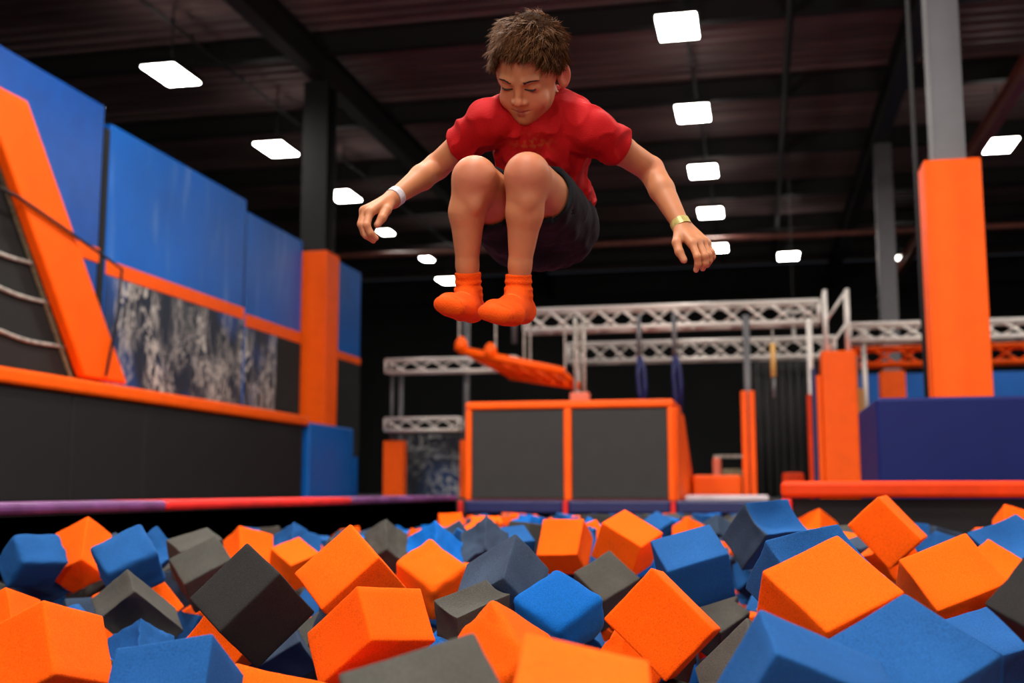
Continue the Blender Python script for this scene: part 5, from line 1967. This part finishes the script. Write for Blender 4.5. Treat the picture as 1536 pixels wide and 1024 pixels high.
# faint worn print on the chest
pr_ = ((PS - at(800, 219, 2.42)) @ TR)
mask = np.exp(-((pr_[:, 0] / .034) ** 2 + (pr_[:, 1] / .016) ** 2)) * (pr_[:, 2] > -.1) * np.clip(fbm(PS, 330, 2) * 1.6 + .3, 0, 1)
attr(shirt, 'print', mask * .28)
nt = M['shirt'].node_tree
bs_ = nt.nodes['Principled BSDF']
lk = bs_.inputs['Base Color'].links[0].from_socket
an = nt.nodes.new('ShaderNodeAttribute'); an.attribute_name = 'print'
m2 = nt.nodes.new('ShaderNodeMix'); m2.data_type = 'RGBA'
nt.links.new(an.outputs['Fac'], m2.inputs['Factor']); nt.links.new(lk, m2.inputs['A'])
m2.inputs['B'].default_value = lin(176, 128, 52)
nt.links.new(m2.outputs['Result'], bs_.inputs['Base Color'])
# collar rib: a ring around the neck where the cloth ends
e1 = nrm(np.cross(collar_n, _rt)); e2 = np.cross(collar_n, e1)
ring = []
for i in range(64):
    a = 2 * math.pi * i / 64
    dr = e1 * math.cos(a) + e2 * math.sin(a)
    lo_, hi_ = .02, .075
    for _ in range(24):
        md = (lo_ + hi_) / 2
        v_ = neck1(np.array([collar_c + collar_n * .002 + dr * md]))[0]
        t_ = trunk(np.array([collar_c + collar_n * .002 + dr * md]))[0]
        if v_ < .0165:
            lo_ = md
        else:
            hi_ = md
    ring.append(collar_c + collar_n * .002 + dr * lo_)
ring.append(ring[0]); ring.append(ring[1])
cb = MB().tube(ring, .0072, 8, cap=False).build('collar', M['shirt'], None, smooth=True)
cb.parent = shirt
cb.matrix_parent_inverse = Matrix.Translation(boy.location).inverted()
cb.matrix_parent_inverse = (shirt.matrix_parent_inverse.copy() if False else Matrix.Identity(4))

# ---------------------------------------------------------------- shorts
hR, hL = hipR + (knR - hipR) * .66, hipL + (knL - hipL) * .66
sh_pel = ell(at(811, 350, 2.62), (.121, .088, .096), TR)
sh_parts = union([sh_pel, cap(hipR, hR + (knR - hipR) * .05, .086, .073), cap(hipL, hL + (knL - hipL) * .05, .086, .073),
                  cap(at(790, 352, 2.58), at(760, 345, 2.48), .07, .05)], .02)
sh_legs = union([cap(hipR, hR + (knR - hipR) * .05, .083, .068), cap(hipL, hL + (knL - hipL) * .05, .083, .068), cap(at(790, 352, 2.58), at(760, 345, 2.48), .07, .05)], .02)
kR, kL, kT = cut(knR - hipR, hR), cut(knL - hipL, hL), cut(ax_t, at(812, 318, 2.59))
in_legs = combine([trunk, legR, legL], .012)


def shorts_f(p):
    d = smin(smax(sh_pel(p), kT(p), .006), sh_legs(p), .02) + fbm(p, 65, 4) * .0034 + fbm(p, 140, 1) * .0012 + .0012 * np.sin(190 * ((p - pelvis) @ ax_r) + 2 * fbm(p, 40))
    tr = (p - hipR) @ nrm(knR - hipR)
    d = smax(d, np.where(((p - (hipR + hipL) / 2) @ ax_r) < -.0, kR(p), kL(p)) + .004 * fbm(p, 22, 9), .004)
    hem_ = np.where(((p - (hipR + hipL) / 2) @ ax_r) < -.0, kR(p), kL(p))
    d = smin(d, smax(smax(in_legs(p) - .0078, hem_, .003), kT(p) - .05, .003), .004)
    return smax(d, -(in_legs(p) - .0025), .002)


shorts_f.box = sh_parts.box
shorts, _ = surface(shorts_f, .003, 'shorts', M['shorts'], boy)

# ---------------------------------------------------------------- socks
def sock(name, F_, an, top, axis_to):
    fo = foot(*F_, g=.0030)
    shin = cap(an, top + (top - an) * .3, .0252, .0255)
    ct = cut(top - an, top)
    u = nrm(top - an)

    def f(p):
        s = (p - an) @ u
        L_ = np.linalg.norm(top - an)
        d = smin(fo(p), shin(p) - .0015 * np.clip((s - L_ * .35) / .01, 0, 1) + .0026 * np.sin(s * 420 + 2 * fbm(p, 40)) * np.exp(-((s - L_ * .15) / .022) ** 2), .008)
        d = d + fbm(p, 60, 2) * .0008
        return smax(d, ct(p), .003)
    f.box = ub([fo.box, shin.box])
    o_, PP = surface(f, .002, 'sock', M['sock'], boy)
    return o_, f


sockR, fR_ = sock('sock', FR, anR, at(702, 408, 2.318), None)
sockL, fL_ = sock('sock', FL, anL, at(778, 411, 2.295), None)


def project(f, p, n=8):
    p = np.array(p, float)
    for _ in range(n):
        e = 1e-4
        q = np.array([p, p + [e, 0, 0], p + [0, e, 0], p + [0, 0, e]])
        d = f(q)
        g = (d[1:] - d[0]) / e
        p = p - g * d[0] / max(g @ g, .2)
    return p


# toe seam and small woven mark on each sock
def on_sock(f, s, o_, pts, name, r, m):
    q = [project(f, at(*t)) for t in pts]
    c_ = MB().tube(q, r, 6).build(name, m, None, smooth=True)
    c_.parent = o_
    c_.matrix_parent_inverse = Matrix.Identity(4)


for f_, o_, dx, dy, dd in ((fR_, sockR, 0, 0, 0), (fL_, sockL, 72, 8, -.02)):
    on_sock(f_, 0, o_, [(676 + dx, 446 + dy, 2.15 + dd), (684 + dx, 449 + dy, 2.14 + dd), (692 + dx, 455 + dy, 2.13 + dd), (697 + dx, 463 + dy, 2.13 + dd), (696 + dx, 470 + dy, 2.13 + dd)], 'toe_seam', .0017, M['sock'])
    for k in range(4):
        x, y = 690 + dx + k * 3.4, 436 + dy + k * 2.8
        on_sock(f_, 0, o_, [(x, y, 2.24 + dd), (x + 2.2, y - 3.2, 2.24 + dd), (x + 3, y + 2, 2.24 + dd)], 'woven_mark', .0007, M['ink'])

# ---------------------------------------------------------------- wristbands
def wristband(wr, el, t, r, w, m, label, flat):
    c_ = wr + (el - wr) * t
    u = nrm(wr - el)
    a = nrm(np.cross(u, _fw)); b = np.cross(u, a)
    mb, n_ = MB(), 40
    vs, fs = [], []
    for i in range(n_):
        th = 2 * math.pi * i / n_
        dr = a * math.cos(th) + b * math.sin(th)
        lo_, hi_ = .008, .05
        arm_ = armR if flat == 'R' else armL
        for _ in range(20):
            md = (lo_ + hi_) / 2
            if arm_(np.array([c_ + dr * md]))[0] < .0012:
                lo_ = md
            else:
                hi_ = md
        for (rr, zz) in ((lo_, -w), (lo_ + .0022, -w), (lo_ + .0022, w), (lo_, w)):
            vs.append(c_ + dr * rr + u * zz)
    for i in range(n_):
        for k in range(4):
            j = (i + 1) % n_
            fs.append((4 * i + k, 4 * i + (k + 1) % 4, 4 * j + (k + 1) % 4, 4 * j + k))
    o_ = mb.add(vs, fs).build('wristband', m, boy)
    tag(o_, label)
    return o_


wristband(wrR, elR, .06, .02, .0085, M['band_white'], 'silvery white wristband', 'R')
wristband(wrL, elL, .05, .02, .0090, M['band_gold'], 'gold green wristband', 'L')

# ---------------------------------------------------------------- hair, brows, lashes
cap_o = union([hell((0, .032, -.014), (.0775, .084, .0975)), hell((0, .060, -.010), (.070, .066, .085))], .02)
sk_in = union([_skull, _jaw], .02)


def hairline(L_):
    """> 0 where hair grows (head coordinates)"""
    x, y, z = L_[:, 0], L_[:, 1], L_[:, 2]
    front = y - (.070 + .012 * np.cos(np.clip(np.abs(x) / .06, 0, 1) * 3.14) * .3)
    side = y - np.where(z > .012, .024 + (z - .012) * .70, -.006 + (np.clip(z, -.03, .012) + .03) * .72)
    back = y + .052
    r_ = np.where(z < -.022, back, np.where(z > .050, front, side))
    return r_


def hair_cap(p):
    L_ = ((p - HT) @ HR) / HS
    d = cap_o(p) + .0025 * fbm(p, 90, 1)
    return smax(d, -hairline(L_) * .8, .006)


hair_cap.box = cap_o.box
hair, PH = surface(hair_cap, .0028, 'hair', M['hair_base'], boy)
# strands, gathered in tufts, swept from the crown
rnd = np.random.default_rng(4)
crown = np.array([.012, .098, -.050])
sv, sf = [], []


def strand(root, tip, bend, w, seg=5):
    """root, tip, bend in head coordinates"""
    b0 = len(sv)
    ctrl = (root + tip) / 2 + bend
    prev = None
    for i in range(seg + 1):
        t = i / seg
        c_ = (1 - t) ** 2 * root + 2 * t * (1 - t) * ctrl + t * t * tip
        tg = nrm(2 * (1 - t) * (ctrl - root) + 2 * t * (tip - ctrl) + 1e-9)
        a = nrm(np.cross(tg, np.array([.3, .5, .81])))
        b = np.cross(tg, a)
        ww = w * (1 - .92 * t ** 1.6)
        for k in range(3):
            th = 2.094 * k
            sv.append(HT + HR @ ((c_ + (a * math.cos(th) + b * math.sin(th)) * ww) * HS))
    for i in range(seg):
        for k in range(3):
            sf.append((b0 + 3 * i + k, b0 + 3 * i + (k + 1) % 3, b0 + 3 * i + 3 + (k + 1) % 3, b0 + 3 * i + 3 + k))


def scalp(n_):
    out = []
    while len(out) < n_:
        v = nrm(rnd.normal(size=3))
        q = np.array([0, .034, -.014]) + v * np.array([.076, .083, .0965])
        if hairline(q[None])[0] > .002:
            out.append((q, nrm(v / np.array([.076, .083, .0965]))))
    return out


_roots = scalp(1500)
for k in range(50):
    v = nrm(nrm((crown - np.array([0, .034, -.014])) / np.array([.076, .083, .0965])) + rnd.normal(size=3) * .28)
    _roots.append((np.array([0, .034, -.014]) + v * np.array([.076, .083, .0965]), nrm(v / np.array([.076, .083, .0965]))))
for q, nn_ in _roots:
    fl_ = q - crown
    dist = np.linalg.norm(fl_)
    fl_ = fl_ - (fl_ @ nn_) * nn_
    fl_ = nrm(fl_ + 1e-6)
    if q[2] > .01 and q[1] > .03:
        fl_ = nrm(fl_ + np.array([-.25, -.15, .55]))      # fringe falls forward, swept to his right
    side_ = abs(q[0]) > .055 or q[2] < -.06
    lift = (.22 if side_ else .42) * rnd.uniform(.5, 1.25)
    if dist < .045:                                   # whorl: no bare patch at the crown
        lift *= .35
        fl_ = nrm(np.cross(nn_, fl_) + .35 * nrm(rnd.normal(size=3)) + np.array([0, .1, .5]))
    ln_ = rnd.uniform(.030, .050) if not side_ else rnd.uniform(.020, .034)
    if q[1] < .02 or q[2] > .045:
        ln_ *= .6
    if dist < .045:
        ln_ *= .75
    jit = rnd.normal(size=3) * .22
    d_ = nrm(fl_ + nn_ * lift + jit)
    tip0 = q + d_ * ln_ - nn_ * ln_ * .22
    if q[2] > .03:
        tip0 = tip0 + np.array([0, -.001, .003])
    for k in range(13):
        r0 = q + (np.cross(nn_, rnd.normal(size=3))) * .0042 - nn_ * .003
        tp = tip0 + rnd.normal(size=3) * .0050
        tp = r0 + (tp - r0) * rnd.uniform(.75, 1.12)
        strand(r0, tp, nn_ * ln_ * .22 + rnd.normal(size=3) * .0015, rnd.uniform(.0009, .0016))
# fringe over the forehead
for i in range(46):
    x = -.060 + .122 * i / 45 + rnd.normal() * .002
    z = .080 - 9.0 * x * x * 1.1
    root = np.array([x * .92, .086, z - .009])
    ln_ = rnd.uniform(.016, .033)
    tip = root + np.array([-.006 + rnd.normal() * .004, -ln_, .004 + rnd.normal() * .001])
    for k in range(8):
        strand(root + rnd.normal(size=3) * .0028, tip + rnd.normal(size=3) * .0022, np.array([0, .003, .009]), rnd.uniform(.0008, .0013))
me = bpy.data.meshes.new('hair_strands')
me.from_pydata([tuple(v) for v in sv], [], sf)
me.materials.append(M['hair'])
for p_ in me.polygons:
    p_.use_smooth = True
ho = bpy.data.objects.new('strands', me)
COL.objects.link(ho)
ho.parent = hair
ho.matrix_parent_inverse = Matrix.Identity(4)

for s in (-1, 1):
    mb = MB()
    for i in range(90):
        t = rnd.uniform(0, 1)
        x = s * (.0125 + .031 * t)
        y = .0170 + .0048 * math.sin(t * 2.2) - .002 * t + rnd.normal() * .0010 * (1 - .6 * t)
        a = project(head, hd(x, y, .085 - .012 * t * t))
        b = project(head, hd(x + s * .0055, y + .0008 - .0014 * t, .084 - .014 * t * t)) + HR[:, 2] * .0006
        mb.tube([a, (a + b) / 2 + HR[:, 2] * .0004, b], [.00045, .0004, .00015], 4)
    mb.build('eyebrow', M['brow'], boy)
    # lowered upper lid: lash line with lashes, and the dark sliver of eye under it
    mb = MB()
    pts = []
    for i in range(15):
        t = i / 14
        x = s * (.0295 + .0140 * (2 * t - 1))
        y = .0012 - .0046 * math.sin(math.pi * t)
        pts.append(project(head, hd(x, y, .084)) + HR[:, 2] * .0003)
    mb.tube(pts, [.0007 + .0016 * math.sin(math.pi * (i + .5) / 15) for i in range(15)], 6)
    for i in range(1, 14):
        a = Vector(pts[i])
        b = a + Vector(HR[:, 2] * .0022 - HR[:, 1] * .0024 + HR[:, 0] * s * .0010 * (i - 5) / 6)
        mb.tube([a, (a + b) / 2 - Vector(HR[:, 1]) * .0006, b], [.0004, .0003, .0001], 4)
    mb.build('eyelash', M['brow'], boy)
# ================================================================== WORLD AND VIEW
wd = bpy.data.worlds.new('world')
scene.world = wd
wd.use_nodes = True
wd.node_tree.nodes['Background'].inputs[0].default_value = (.5, .55, .65, 1)
wd.node_tree.nodes['Background'].inputs[1].default_value = .03
scene.view_settings.view_transform = 'Standard'
scene.view_settings.look = 'None'
scene.view_settings.gamma = 1.0
scene.view_settings.use_curve_mapping = False
scene.view_settings.exposure = -0.08
scene.cycles.use_denoising = True
scene.cycles.max_bounces = 8
